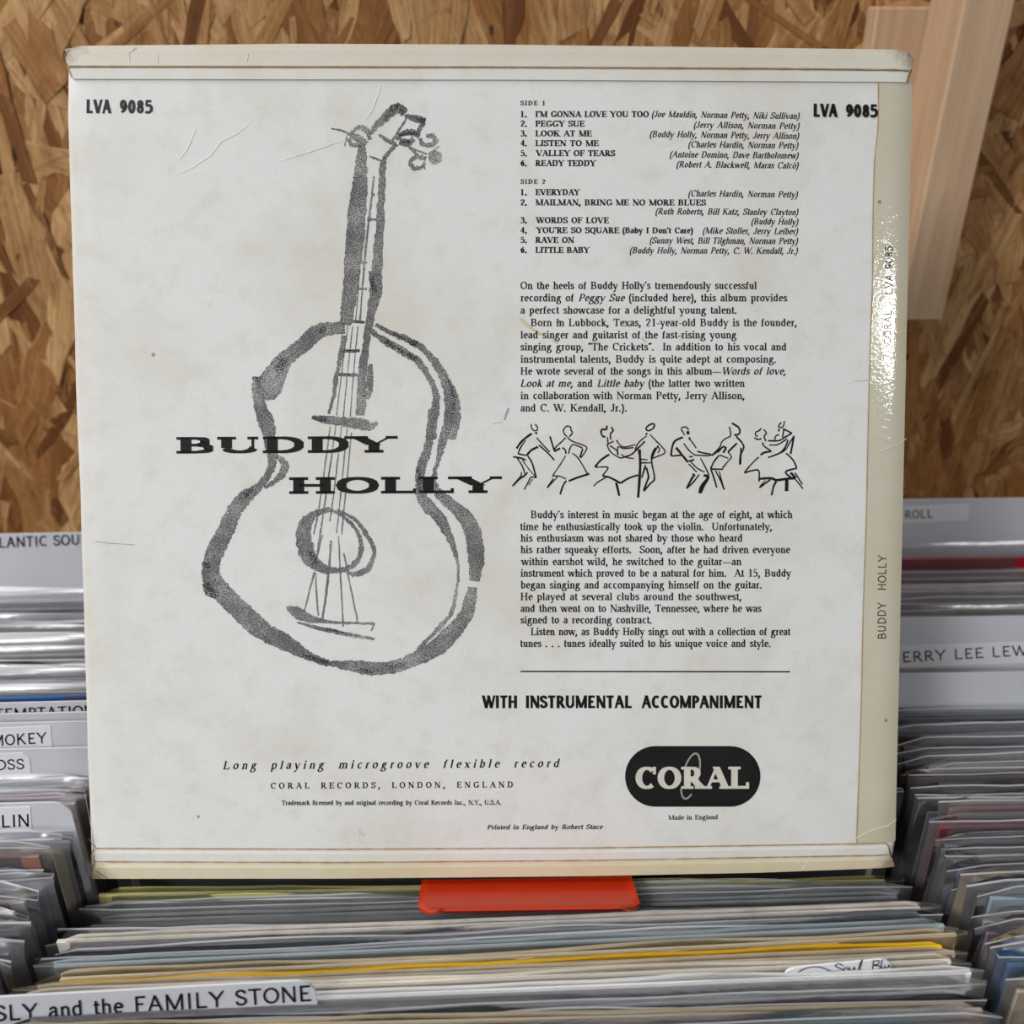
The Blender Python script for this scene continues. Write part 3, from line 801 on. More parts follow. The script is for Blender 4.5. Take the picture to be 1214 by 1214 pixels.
for it in CENTRE:
    if it in ('SLY', 'TAB'):
        DIV[it] = Yc - .0008; Yc += .0016
        continue
    ya, yb, ek, col, drop, kind, nm, style, col2 = it
    if ek == 'c': kind = 'poly_clear'; drop = min(drop, .0015)
    elif kind == 'poly': kind = 'poly_flat'
    tY = math.tan(YAWC)
    pts = []
    for px, py in ((350, ya), (850, yb)):
        d = ray(px, py)
        t = Yc/(d.y - d.x*tY)
        pts.append(CAM + d*t)
    slope = math.atan2(pts[1].z-pts[0].z, pts[1].x-pts[0].x)
    xc = -.004 + random.uniform(-.0015, .0015)
    zc = pts[0].z + (xc-pts[0].x)*math.tan(slope)
    if ek == 'c': zc += drop
    zc -= {'pale stone': .005, 'pale blue grey': .003, 'pale blue': .003}.get(nm, 0)
    if nm.startswith(('brown and', 'worn brown', 'dark slate', 'pale grey')):
        lab = nm + ' record in clear plastic, ' + ORD[infront] + ' in front of the divider card ending STONE'; infront -= 1
    else:
        lab = nm + ' record in clear plastic, ' + ORD[behind] + ' behind the divider card ending STONE'; behind += 1
    record(xc, Yc+xc*tY, zc, YAWC, -slope, col, drop, kind, lab, GC, style, col2, random.uniform(-.003, .003), flip=count[0] % 3 == 0)
    Yc += .0038 if nm != 'pale stone' else .0172
CENTRE_END = Yc
# records further back in the same bin, hidden behind the displayed sleeve
pal = [(200, 196, 186), (80, 84, 92), (160, 60, 50), (60, 90, 130), (190, 180, 150), (40, 40, 44), (150, 150, 154), (206, 170, 90)]
for i in range(24):
    record(-.004 + random.uniform(-.002, .002), .316 + i*.0122, TOP - .004 + random.uniform(-.004, .004), R(2), 0, pal[i % 8], .006, 'poly',
           'record sleeve in clear plastic standing in the rack behind the displayed album sleeve', 'records behind the displayed album sleeve')

# --- side bins: px rows measured on one column of the photograph, front to back
def side_bin(rows, colx, side, yaw, edge_default, group, refname):
    """rows: (py, h guess, kind, colour, name, edge px or None, extra)"""
    Y = [on_height(colx, r[0], r[1]).y for r in rows]
    for _ in range(400):
        moved = False
        for i in range(len(Y)-1):
            need = .0037
            if Y[i+1]-Y[i] < need-1e-6:
                c = (need-(Y[i+1]-Y[i]))/2; Y[i] -= c; Y[i+1] += c; moved = True
        if not moved: break
    out = []
    for r, y in zip(rows, Y):
        z, x = height_at(colx, r[0], y)
        out.append((y, z, x, r))
    return out
RIGHT_ROWS = [
 (1205, 0, 'p', (150, 140, 130), 'greige', 1196, .006),
 (1160, 0, 'p', (172, 160, 146), 'pale tan', 1188, .006),
 (1132, 0, 'p', (60, 120, 176), 'bright blue', 1184, .005),
 (1116, 0, 'p', (150, 158, 176), 'pale blue and white', 1177, .004),
 (1119, 0, 'c', (196, 178, 140), 'straw coloured', 1160, .006),
 (1088, 0, 'p', (120, 104, 124), 'mauve', 1151, .007),
 (1079, 0, 'p', (150, 148, 146), 'stone grey', 1151, .005),
 (1064, 0, 'c', (140, 156, 166), 'steel blue', 1160, .005),
 (1043, 0, 'p', (96, 98, 104), 'dark grey', 1150, .007),
 (1051, 0, 'c', (206, 184, 140), 'sandy', 1133, .008),
 (1037, 0, 'p', (128, 124, 122), 'warm grey', 1130, .005),
 (1021, 0, 'p', (96, 92, 112), 'dusky violet', 1125, .005),
 (1011, 0, 'p', (128, 124, 120), 'drab grey', 1114, .004),
 (1003, 0, 'p', (104, 106, 112), 'pewter', 1109, .005),
 (989, 0, 'p', (120, 122, 128), 'slate grey', 1107, .005),
 (970, 0, 'p', (120, 50, 56), 'dark red', 1102, .004),
 (957, 0, 'c', (140, 110, 106), 'dusty rose', 1112, .004),
 (947, 0, 'p', (96, 98, 106), 'graphite', 1084, .006),
 (940, 0, 'p', (110, 112, 116), 'ash grey', 1081, .005),
 (930, 0, 'p', (28, 24, 24), 'black patterned', 1068, .004),
 (921, 0, 'c', (70, 48, 42), 'dark brown', 1062, .003),
 (910, 0, 'p', (26, 28, 34), 'plain black', 1062, .004),
 (901, 0, 'p', (168, 160, 156), 'silvery', 1090, .003),
 (893, 0, 'p', (90, 90, 98), 'lead grey', 1060, .005),
 (884, 0, 'p', (104, 104, 112), 'cool grey', 1060, .005),
 (873, 0, 'p', (128, 122, 122), 'fawn grey', 1060, .005),
 (857, 0, 'p', (112, 114, 120), 'dull silver', None, .006),
 (838, 0, 'p', (120, 122, 130), 'bluish grey', None, .006),
 (797, .016, 'D', None, 'PLAIN', None, 0),
 (731, .027, 'D', None, 'NAME', None, 0),
 (722, 0, 'p', (190, 182, 190), 'pale pink', None, .004),
 (707, 0, 'p', (176, 174, 178), 'light grey', None, .004),
 (692, 0, 'p', (196, 190, 194), 'pearl', None, .004),
 (676, 0, 'p', (176, 160, 176), 'lilac grey', None, .005),
 (661, 0, 'c', (176, 30, 50), 'crimson', None, .008),
 (591, .028, 'D', None, 'ROLL', None, 0),
]
LEFT_ROWS = [
 (1160, 0, 'p', (130, 130, 136), 'dim grey', -20, .006),
 (1130, 0, 'p', (140, 140, 146), 'pigeon grey', 8, .006),
 (1113, 0, 'p', (124, 126, 134), 'flint grey', 28, .006),
 (1092, 0, 'p', (112, 114, 122), 'dark pewter', 55, .006),
 (1070, 0, 'p', (196, 194, 194), 'whitish', 30, .004),
 (1055, 0, 'p', (150, 148, 150), 'middling grey', 42, .005),
 (1038, 0, 'p', (118, 120, 130), 'stormy grey', 86, .006),
 (1030, 0, 'p', (170, 174, 190), 'pale lavender', 50, .004),
 (1013, 0, 'c', (140, 104, 92), 'reddish brown', 62, .006),
 (1007, 0, 'c', (216, 206, 176), 'ivory', 104, .006),
 (1000, 0, 'p', (150, 150, 158), 'clear fronted grey', 105, .005),
 (991, 0, 'p', (176, 174, 176), 'frosted grey', 101, .004),
 (951, .024, 'D', None, 'LIN', 88, 0),
 (945, 0, 'p', (200, 196, 196), 'misty white', None, .003),
 (937, 0, 'p', (222, 190, 196), 'blush pink', None, .003),
 (929, 0, 'p', (190, 188, 190), 'silver white', None, .004),
 (921, 0, 'p', (176, 178, 184), 'pale steel', None, .004),
 (887, .022, 'D', None, 'SS', None, 0),
 (856, .022, 'D', None, 'KEY', None, 0),
 (845, .018, 'D', None, 'BLANK', None, 0),
 (832, .022, 'D', None, 'TEMPT', None, 0),
 (825, 0, 'c', (30, 104, 190), 'blue', None, .003),
 (820, 0, 'c', (70, 120, 80), 'green', None, .003),
 (810, 0, 'p', (186, 158, 150), 'pinkish tan', None, .004),
 (797, 0, 'p', (180, 184, 200), 'ice blue', None, .004),
 (785, 0, 'p', (206, 204, 206), 'snow white', None, .004),
 (770, 0, 'p', (196, 194, 200), 'cloudy grey', None, .003),
 (757, 0, 'p', (176, 164, 160), 'mushroom', None, .005),
 (742, 0, 'p', (200, 196, 196), 'chalk white', None, .004),
 (727, 0, 'p', (190, 190, 196), 'opal grey', None, .004),
 (712, 0, 'p', (176, 180, 192), 'soft blue grey', None, .005),
 (702, 0, 'p', (210, 210, 216), 'frost white', None, .004),
 (632, .028, 'D', None, 'SOU', None, 0),
]
YAWR, YAWL = R(1.7), R(2.2)
DIVPOS = {}
for rows, colx, side, yaw, grp, where in (
        (RIGHT_ROWS, 1150, 1, YAWR, 'records in the row beside the pale wood post', 'in the row below the wooden post'),
        (LEFT_ROWS, 50, -1, YAWL, 'records in the row with the soul divider cards', 'in the row with the soul divider cards')):
    for (y, z, x, r) in side_bin(rows, colx, side, yaw, None, grp, where):
        py, h, ek, col, nm, edge, drop = r
        if ek == 'D':
            DIVPOS[nm] = (y, z, x, edge); continue
        if edge is None: ex = (.167 if side > 0 else -.1725) + random.uniform(-.002, .003)*side
        else:
            ex = height_at(edge, py+2, y)[1]
            ex = max(ex, .1640) if side > 0 else min(ex, -.1695)
        xc = ex + side*PW/2
        zl = z + (drop if ek == 'c' else 0)
        record(xc, y + (xc-x)*math.tan(yaw), zl, yaw, 0, col, drop, ('poly_low' if side > 0 else ('poly_hazy' if count[0] % 4 == 1 else 'poly')),
               nm + ' record in clear plastic ' + where, grp, 1 if 'patterned' in nm else 0, None, -side*.002, flip=count[0] % 2 == 0)

# ------------------------------------------------------------------ divider cards
def rounded_plate(x0, x1, z0, z1, r, t, n=6):
    pts = []
    for cx, cz, a0 in ((x1-r, z1-r, 0), (x0+r, z1-r, 90)):
        for i in range(n+1):
            a = R(a0 + 90*i/n); pts.append(Vector((cx + r*math.cos(a), 0, cz + r*math.sin(a))))
    pts += [Vector((x0, 0, z0)), Vector((x1, 0, z0))]
    return extrude_outline(pts, Vector((0, t/2, 0)), Vector((0, -t/2, 0)))
def divider(name, label, x, y, z, yaw, roll, w, hgt, rad=.008, t=.0008, mat='white_plastic', group='divider cards standing between the records'):
    root = empty(name, frame_mw(x, y, z, yaw, roll))
    tag(root, label, 'divider card', group)
    V, Fc = rounded_plate(-w/2, w/2, -(z-FLOOR_BIN), 0, rad, t)
    part('plastic_sheet', mesh_of('plastic_sheet', V, Fc, (M[mat],)), root)
    return root
def face_mapper(root, t, lift):
    mw = root.matrix_world.copy(); inv = mw.inverted()
    n = (mw.to_3x3() @ Vector((0, -1, 0))).normalized()
    p0 = mw.translation + n*(t/2+lift)
    return lambda px, py: inv @ on_plane(p0, n, px, py)
def sticker(root, corners, t=.0008, thick=.0002):
    mp = face_mapper(root, t, 0)
    pts = [mp(*c) for c in corners]
    V, Fc = extrude_outline(pts, Vector((0, .0001, 0)), Vector((0, -thick, 0)))
    part('label_sticker', mesh_of('label_sticker', V, Fc, (M['sticker'],)), root)
def lettering(root, items, t=.0008, lift=.00028, st='sans', mat='lettering', name='lettering'):
    mb = MB(); mp = face_mapper(root, t, lift)
    for (txt, x0, y0, x1, y1, cap) in items: text_px(mb, txt, st, x0, y0, x1, y1, cap, mp)
    part(name, mb.mesh(name, M[mat]), root)
def side_div(key, name, label, side, yaw, w=.322, hgt=.36, rad=.002):
    y, z, x, edge = DIVPOS[key]
    ex = (.165 if side > 0 else -.1685)
    if edge is not None: ex = height_at(edge, 975, y)[1]
    xc = ex + side*w/2
    return divider(name, label, xc, y + (xc-x)*math.tan(yaw), z, yaw, 0, w, hgt, rad)
# left crate
d = side_div('SOU', 'divider_card', 'tall white divider card lettered in bold grey at the wall, ending SOU', -1, YAWL)
lettering(d, [('TLANTIC SOUL', -12, 650, 104, 645.5, 12.5)], st='sans', lift=.0003)
d = side_div('TEMPT', 'divider_card', 'white divider card whose lettering is half hidden behind another white card', -1, YAWL)
lettering(d, [('TEMPTATIONS', -6, 853, 122, 848, 12.5)])
side_div('BLANK', 'divider_card', 'blank white divider card covering the lettering of the card behind', -1, YAWL)
d = side_div('KEY', 'divider_card', 'white divider card with a clear edged label ending in KEY', -1, YAWL)
sticker(d, [(-60, 892), (62, 885), (60, 860), (-60, 866)])
lettering(d, [('SMOKEY', -20, 885.5, 56, 881, 13.2)])
d = side_div('SS', 'divider_card', 'white divider card with a torn cornered label ending in SS', -1, YAWL)
sticker(d, [(-60, 921), (37, 917.5), (35, 898), (27, 892), (-60, 896)])
lettering(d, [('ROSS', -17, 914, 29, 912, 12.6)])
d = side_div('LIN', 'divider_card', 'white round cornered divider card with a label ending in LIN', -1, YAWL, rad=.0065)
sticker(d, [(-60, 990), (38, 985), (36, 956), (-60, 960)])
lettering(d, [('FRANKLIN', -70, 984, 34.5, 980, 15)])
# right crate
d = side_div('ROLL', 'divider_card', 'tall white divider card at the wall with a small label ending ROLL', 1, YAWR)
sticker(d, [(1040, 622), (1147, 617), (1150, 598), (1040, 602)])
lettering(d, [('ROCK N ROLL', 1016, 616.5, 1106, 614, 10)])
d = side_div('NAME', 'divider_card', 'white divider card with black lettered name below the wooden post', 1, YAWR)
sticker(d, [(1040, 792), (1262, 784), (1260, 760), (1040, 766)])
lettering(d, [('JERRY LEE LEWIS', 1060, 786, 1236, 776, 12.5)])
side_div('PLAIN', 'divider_card', 'plain unlettered white divider card in front of the lettered name card', 1, YAWR)
# centre crate
Y = DIV['SLY']
tY = math.tan(YAWC)
def on_yawed(px, py, Y):
    d = ray(px, py); t = Y/(d.y - d.x*tY); return CAM + d*t
pa, pb = on_yawed(60, 1178, Y), on_yawed(372, 1161, Y)
slope = math.atan2(pb.z-pa.z, pb.x-pa.x)
wdt = .20
xc = pb.x - wdt/2
d = divider('divider_card', 'white divider card with large black band lettering ending in STONE', xc, Y + xc*tY, pb.z - (wdt/2)*math.tan(slope), YAWC, -slope, wdt, .34, .006)
lettering(d, [('SLY and the FAMILY STONE', -6, 1211.5, 369, 1187, 19)])
Y = DIV['TAB']
pa, pb = on_yawed(929, 1148, Y), on_yawed(1057, 1135.5, Y)
slope = math.atan2(pb.z-pa.z, pb.x-pa.x)
wdt = pb.x - pa.x; xc = (pa.x+pb.x)/2
d = divider('divider_tab', 'small white rounded tab card with black handwriting among the records', xc, Y + xc*tY, (pa.z+pb.z)/2, YAWC, -slope, wdt, .30, .004, mat='sticker')
mp = face_mapper(d, .0008, .0003)
mb = MB()
for st_ in ([(285, 985), (268, 976), (254, 984), (268, 993), (284, 1002), (262, 1008), (240, 1006)], [(296, 992), (288, 1000), (298, 1006), (306, 998), (297, 992)],
            [(312, 990), (312, 1002), (326, 1000), (330, 990), (332, 1004)], [(345, 1004), (352, 980), (362, 960), (352, 1000), (362, 1003)],
            [(402, 1002), (406, 966)], [(403, 966), (426, 964), (424, 978), (406, 983), (430, 986), (428, 998), (404, 1002)], [(440, 958), (437, 992), (448, 994)],
            [(450, 982), (452, 993), (464, 990), (466, 980), (470, 992)],
            [(90, 1030), (112, 1008), (145, 993), (180, 989), (215, 997), (245, 1012), (264, 1030)],
            [(124, 1026), (126, 1018), (132, 1026)], [(150, 1024), (156, 1014), (160, 1026)], [(178, 1024), (186, 1018), (192, 1026)], [(205, 1026), (206, 1016), (214, 1026)]):
    p2 = catmull([(914+a/3.337, 850+b/3.337) for a, b in st_], 5)
    v, f = ribbon(p2, lambda tx, ty, i: 1.15)
    mb.add([mp(*p) for p in v], f)
part('handwriting', mb.mesh('handwriting', M['lettering']), d)

# ------------------------------------------------------------------ pale wooden post and batten on the wall
def beam(name, label, p0, p1, wx, wy, cat, extra=None):
    """p0/p1: centre of the front face at bottom and top"""
    zax = (p1-p0).normalized(); L = (p1-p0).length
    xax = Vector((1, 0, 0)); yax = zax.cross(xax).normalized(); xax = yax.cross(zax).normalized()
    mw = Matrix(((xax.x, yax.x, zax.x, p0.x), (xax.y, yax.y, zax.y, p0.y), (xax.z, yax.z, zax.z, p0.z), (0, 0, 0, 1)))
    V, Fc = box(-wx/2, wx/2, 0, wy, 0, L, .0012)
    m = mesh_of(name, V, Fc, (M['pale_wood'],))
    uvl = m.uv_layers.new(name='UVMap')
    at = m.attributes.new('tone', 'FLOAT', 'POINT')
    at.data.foreach_set('value', [.75]*len(V))
    for lp in m.loops:
        c = V[lp.vertex_index]; uvl.data[lp.index].uv = (c[0]+c[1]*.8+.3, c[2])
    return tag(link(name, m, None, mw), label, cat)
yf = .575
zb_, xr = height_at(1117, 381, yf)
yt = .562
zt_, xt = height_at(1205, 0, yt)
pw = .0255
P0 = Vector((xr-pw/2, yf, zb_)); P1 = Vector((xt-pw/2, yt, zt_))
beam('wooden_post', 'square planed pale wood post standing off the strand board wall', P0, P0 + (P1-P0)*1.9, pw, .046, 'post')
zb_, xl = height_at(1040, 8, .612)
xr2 = height_at(1089, 8, .612)[1]
beam('wooden_batten', 'short flat pale wood batten fixed to the wall behind the post', Vector(((xl+.245)/2, .612, height_at(1100, 366, .612)[0])), Vector(((xl+.245)/2, .612, zb_)), .245-xl, .017, 'batten')

# ------------------------------------------------------------------ the displayed album sleeve
rx, ry, rz = R(3.87), R(-1.46), R(-.30)
Rm = Matrix.Rotation(rz, 3, 'Z') @ Matrix.Rotation(ry, 3, 'Y') @ Matrix.Rotation(rx, 3, 'X')
def cam2world(v): return RIGHT*v.x - UP*v.y + FWD*v.z
cU = cam2world(Rm @ Vector((1, 0, 0))); cV = cam2world(Rm @ Vector((0, -1, 0))); cN = cU.cross(cV)
centre = CAM + cam2world(Vector((-.0062, -.0152, .391)))
org = centre - cU*SIDE/2 - cV*SIDE/2
SM = Matrix(((cU.x, cV.x, cN.x, org.x), (cU.y, cV.y, cN.y, org.y), (cU.z, cV.z, cN.z, org.z), (0, 0, 0, 1)))
album = empty('album_sleeve', SM)
tag(album, 'old white album sleeve seen from the back, printed with a brushed guitar and text', 'album sleeve')
SINV = SM.inverted()
def S(px, py, off=0.0):
    """photograph pixel -> point on the sleeve's back face, in the sleeve's own frame (u, v, out)"""
    p = SINV @ on_plane(org, cN, px, py)
    return Vector((p.x, p.y, off))
TH = .0034
# spine strip on the sleeve: flat at its inner edge, rolling away to the spine
STRIP_W = .0145
def roll_off(u):
    d = max(0, u-(SIDE-.0095))/.0095
    return -.0014*d**2.2
# back panel, rolled along the spine side, with softened corners
def panel():
    us = [0, .0006, .002] + [i*.02+.01 for i in range(15)] + [SIDE-.011+i*.0011 for i in range(11)]
    us = sorted(u for u in us if u <= SIDE+1e-9)
    vs = [0, .0006, .002] + [i*.02+.01 for i in range(15)] + [SIDE-.002, SIDE-.0006, SIDE]
    V = []; Fc = []
    nu, nv = len(us), len(vs)
    for v_ in vs:
        for u in us:
            du = min(u, SIDE-u); dv = min(v_, SIDE-v_)
            out = roll_off(u)
            for q in (u, v_, SIDE-v_):
                if q < .002: out -= .0007*(1-q/.002)**2
            uu, vv_ = u, v_
            if du+dv < .004:   # knocked corners
                s = (.004-du-dv)*.5
                uu += s if u < SIDE/2 else -s; vv_ += s if v_ < SIDE/2 else -s
            uu += .0006*noise.noise(Vector((v_*30, 3, u*3)))*(1 if u < .003 or u > SIDE-.003 else 0)
            V.append((uu, vv_, out))
    for j in range(nv-1):
        for i in range(nu-1):
            Fc.append([j*nu+i, j*nu+i+1, (j+1)*nu+i+1, (j+1)*nu+i])
    k = len(V)
    V += [(x, y, min(z, -.0012)-.0004) for x, y, z in V]
    for j in range(nv-1):
        for i in range(nu-1):
            Fc.append([k+j*nu+i, k+(j+1)*nu+i, k+(j+1)*nu+i+1, k+j*nu+i+1])
    rim = [i for i in range(nu)] + [j*nu+nu-1 for j in range(1, nv)] + [(nv-1)*nu+i for i in range(nu-2, -1, -1)] + [j*nu for j in range(nv-2, 0, -1)]
    for a, b in zip(rim, rim[1:]+rim[:1]): Fc.append([a, k+a, k+b, b])
    return V, Fc
V, Fc = panel()
part('back_panel', mesh_of('back_panel', V, Fc, (M['paper'],), True), album)
# front cover panel behind it, black, sagging a little lower at the bottom opening
V = []; Fc = []
n = 30
for i in range(n+1):
    u = .004 + (SIDE-.010)*i/n
    sag = .0026*math.sin(math.pi*min(1, max(0, (u-.014)/.262)))**.45 if .014 < u < .276 else 0
    for (v_, o) in ((-sag, -.0016), (.3135, -.0016), (.3135, -TH), (-sag, -TH)):
        V.append((u, v_, o))
for i in range(n):
    for j in range(4):
        Fc.append([i*4+j, (i+1)*4+j, (i+1)*4+(j+1) % 4, i*4+(j+1) % 4])
Fc += [[0, 1, 2, 3], [n*4+3, n*4+2, n*4+1, n*4]]
part('front_panel', mesh_of('front_panel', V, Fc, (M['cover_front'],)), album)

def plate_px(name, pts, o0, o1, mat, shift=True):
    """thin sheet lying on the sleeve: outline in photo px, between two heights above the paper"""
    P = [S(*p) for p in pts]
    Q = []
    # resample long edges so the sheet follows the rolled spine
    for a, b in zip(P, P[1:]+P[:1]):
        k = max(1, int((b-a).length/.012))
        for i in range(k): Q.append(a + (b-a)*(i/k))
    V = [Vector((p.x, p.y, o0 + (roll_off(p.x) if shift else 0))) for p in Q] + [Vector((p.x, p.y, o1 + (roll_off(p.x) if shift else 0))) for p in Q]
    m = len(Q)
    Fc = [list(range(m, 2*m))] + [[i, (i+1) % m, m+(i+1) % m, m+i] for i in range(m)]
    return part(name, mesh_of(name, V, Fc, (mat,)), album)
# laminated strip along the spine (mesh strip following the roll)
def spine_strip():
    edge = [(1041.5, 97), (1041, 150), (1037, 190), (1035, 260), (1034.5, 330), (1031.5, 420), (1029, 520), (1027, 620), (1023.5, 720), (1021, 840), (1018, 930), (1015.5, 999)]
    edge = catmull(edge, 4)
    V = []; Fc = []; n = 14
    for px, py in edge:
        a = S(px + random.uniform(-.4, .4), py)
        for i in range(n+1):
            u = a.x + (SIDE+.0002-a.x)*i/n
            V.append((u, a.y, .00025 + roll_off(u)))
    for j in range(len(edge)-1):
        for i in range(n):
            Fc.append([j*(n+1)+i, (j+1)*(n+1)+i, (j+1)*(n+1)+i+1, j*(n+1)+i+1])
    m = mesh_of('spine_strip', V, Fc, (M['laminate'],), True)
    o = part('spine_strip', m, album)
    # brown glue line along its inner edge
    v, f = ribbon([(px-.3, py) for px, py in edge], lambda tx, ty, i: 1.1 + .9*abs(noise.noise(Vector((i*.37, 2, 2)))))
    mb = MB(); mb.add([S(px, py, .0003) for px, py in v], f)
    g = part('glue_line', mb.mesh('glue_line', M['glue']), album)
    return o
spine_strip()
def flap(name, upper, lower, o0, o1, mat):
    """strip of paper between two pixel polylines running along the sleeve"""
    n = 60
    def at(poly, t):
        x = poly[0][0] + (poly[-1][0]-poly[0][0])*t
        for (ax, ay), (bx, by) in zip(poly, poly[1:]):
            if x <= bx+1e-6: return (x, ay + (by-ay)*(x-ax)/(bx-ax))
        return poly[-1]
    V = []; Fc = []
    ts = [i/48*.955 for i in range(49)] + [.955 + .045*i/12 for i in range(1, 13)]
    for t in ts:
        a, b = S(*at(upper, t)), S(*at(lower, t))
        for k in range(4):
            p = a + (b-a)*(k/3)
            V.append(Vector((p.x, p.y, o1 + roll_off(p.x)*.75 - (.0006*(1-k/1.0)**2 if k < 1 else 0))))
        V.append(Vector((b.x, b.y, o0 + roll_off(b.x)*.75 - .0002)))
    for i in range(len(ts)-1):
        for k in range(4):
            Fc.append([i*5+k, i*5+k+1, i*5+k+6, i*5+k+5])
    Fc += [[0, 1, 2, 3, 4], [(len(ts)-1)*5+k for k in (4, 3, 2, 1, 0)]]
    return part(name, mesh_of(name, V, Fc, (mat,)), album)
# top flap: white paper with a cream laminated edge lying over it
flap('top_flap', [(81, 78), (600, 78), (1080, 82)], [(87, 94.3), (300, 94.8), (600, 95.3), (900, 97), (1074, 98)], 0, .0008, M['flap_white'])
flap('top_flap_border', [(77.5, 59), (82, 55), (350, 52.5), (600, 53.5), (1075, 59.5), (1083.5, 67)], [(80.5, 79), (300, 79.5), (600, 80), (900, 81.5), (1079, 83.5)], .0006, .0011, M['flap_top'])
flap('bottom_flap', [(114, 1005.5), (400, 1006.5), (700, 1005), (1016, 1000.2), (1051, 999.4)], [(112, 1023), (400, 1024), (700, 1022), (1057, 1016)], 0, .0003, M['flap_white'])
flap('bottom_flap_border', [(112, 1021.5), (400, 1022.5), (700, 1020), (1057, 1013.7)], [(110, 1041.2), (400, 1041), (700, 1038), (900, 1034), (1061, 1028)], .0003, .0005, M['flap_cream'])
# lines where the sheets end
def line_part(name, strokes, mat, off, jit=.6):
    for (pts, wd) in strokes:
        mb = MB()
        q = []
        for a, b in zip(pts, pts[1:]):
            k = max(1, int(math.hypot(b[0]-a[0], b[1]-a[1])/5))
            q += [(a[0]+(b[0]-a[0])*i/k, a[1]+(b[1]-a[1])*i/k) for i in range(k)]
        q.append(pts[-1])
        sd = random.uniform(0, 99)
        v, f = ribbon(q, lambda tx, ty, i: wd*(1+jit*noise.noise(Vector((i*.4, sd, 0)))))
        mb.add([Vector((p.x, p.y, off + roll_off(p.x))) for p in (S(*c) for c in v)], f)
        part(name, mb.mesh(name, mat), album)
line_part('flap_glue_edge', [([(81, 79.6), (300, 80), (600, 80.5), (900, 82), (1078, 84)], 1.5), ([(1079, 83), (1074, 98)], 1.8), ([(80.5, 78), (86.5, 94)], 1.0), ([(1078, 82), (1084, 70)], 2.2)], M['glue'], .00115)
line_part('bottom_flap_edge', [([(114, 1005.3), (400, 1006.3), (700, 1004.8), (1016, 1000), (1049, 999), (1053.5, 1003), (1058, 1020), (1061, 1026)], 1.4),
                               ([(113, 1021), (400, 1022), (700, 1019.6), (1056, 1013.3)], 1.5), ([(111, 1033), (109, 1012), (113, 1006), (111, 1024)], 1.0)], M['glue'], .00052)
# creases in the paper: low ridges of the sheet itself
def ridge_part(strokes, mat, base, height):
    for pts, wd in strokes:
        q = []
        for a, b in zip(pts, pts[1:]):
            k = max(1, int(math.hypot(b[0]-a[0], b[1]-a[1])/4))
            q += [(a[0]+(b[0]-a[0])*i/k, a[1]+(b[1]-a[1])*i/k) for i in range(k)]
        q.append(pts[-1])
        v, f = ribbon(q, lambda tx, ty, i: wd*2.4)
        V = []; Fc = []
        for i, c in enumerate(q):
            t = math.sin(math.pi*i/(len(q)-1))**.5
            e0, e1, m = S(*v[2*i]), S(*v[2*i+1]), S(*c)
            V += [Vector((e0.x, e0.y, base-.00002)), Vector((m.x, m.y, base + height*t*(1+.5*noise.noise(Vector((i*.5, pts[0][0], 0)))))), Vector((e1.x, e1.y, base-.00002))]
        for i in range(len(q)-1):
            Fc += [[3*i, 3*i+1, 3*i+4, 3*i+3], [3*i+1, 3*i+2, 3*i+5, 3*i+4]]
        part('crease', mesh_of('crease', V, Fc, (mat,)), album)
ridge_part([([(453, 99), (441, 132), (432, 143)], .9), ([(300, 142), (282, 158), (262, 168), (250, 184), (228, 199), (206, 208)], 1.0), ([(234, 150), (222, 178), (210, 192)], .8),
            ([(410, 165), (380, 176), (330, 192)], .8)], M['paper'], .00001, .0002)
ridge_part([([(155, 77), (154, 64), (162, 57)], 1.0), ([(188, 77), (189, 64)], .8), ([(293, 77), (296, 62)], .9)], M['flap_top'], .0011, .0002)
line_part('crack', [([(113, 642), (130, 644), (160, 646)], .7), ([(100, 935), (112, 1004)], .6), ([(1045, 450), (1012, 452)], .5)], M['crease_lo'], .0001, .4)
line_part('crease', [([(996, 1000), (1008, 993), (1016, 992), (1034, 983), (1044, 980), (1052, 979), (1064, 972)], 1.2), ([(1040, 535), (1066, 526), (1076, 520)], .8), ([(951, 1030), (962, 1010), (971, 1004)], .8),
                     ([(1058, 395), (1076, 392)], .7)], M['crease_hi'], .00055, .3)
line_part('corner_scuff', [([(76.5, 60), (80, 66), (77, 71), (81.5, 79)], 1.1), ([(78, 58), (87, 56.5)], .8), ([(79, 64), (84, 61)], .7), ([(1083, 70), (1078, 77), (1080.5, 84), (1075, 97)], 1.4), ([(1076, 63), (1081, 72)], .8), ([(1070, 66), (1079, 78)], .6)], M['flap_edge'], .00115, .6)
line_part('corner_scuff', [([(106, 994), (112, 1003), (109.5, 1012), (113, 1021), (110.5, 1031)], .9), ([(113, 1031), (123, 1037), (129, 1041)], .8), ([(1054, 1006), (1057, 1018), (1060, 1026)], 1.5)], M['flap_edge'], .0006, .6)
line_part('stain', [([(617, 378), (628, 388), (642, 397)], 4.0), ([(655, 402), (662, 406)], 5.0), ([(761, 400), (766, 406)], 5.0)], M['stain'], .00003, .8)
line_part('pen_mark', [([(598, 498), (601, 489), (603, 484)], 2.4), ([(585, 503), (596, 500)], .8), ([(427, 990), (426, 984), (432, 991)], .8)], M['blue_mark'], .00004, .5)

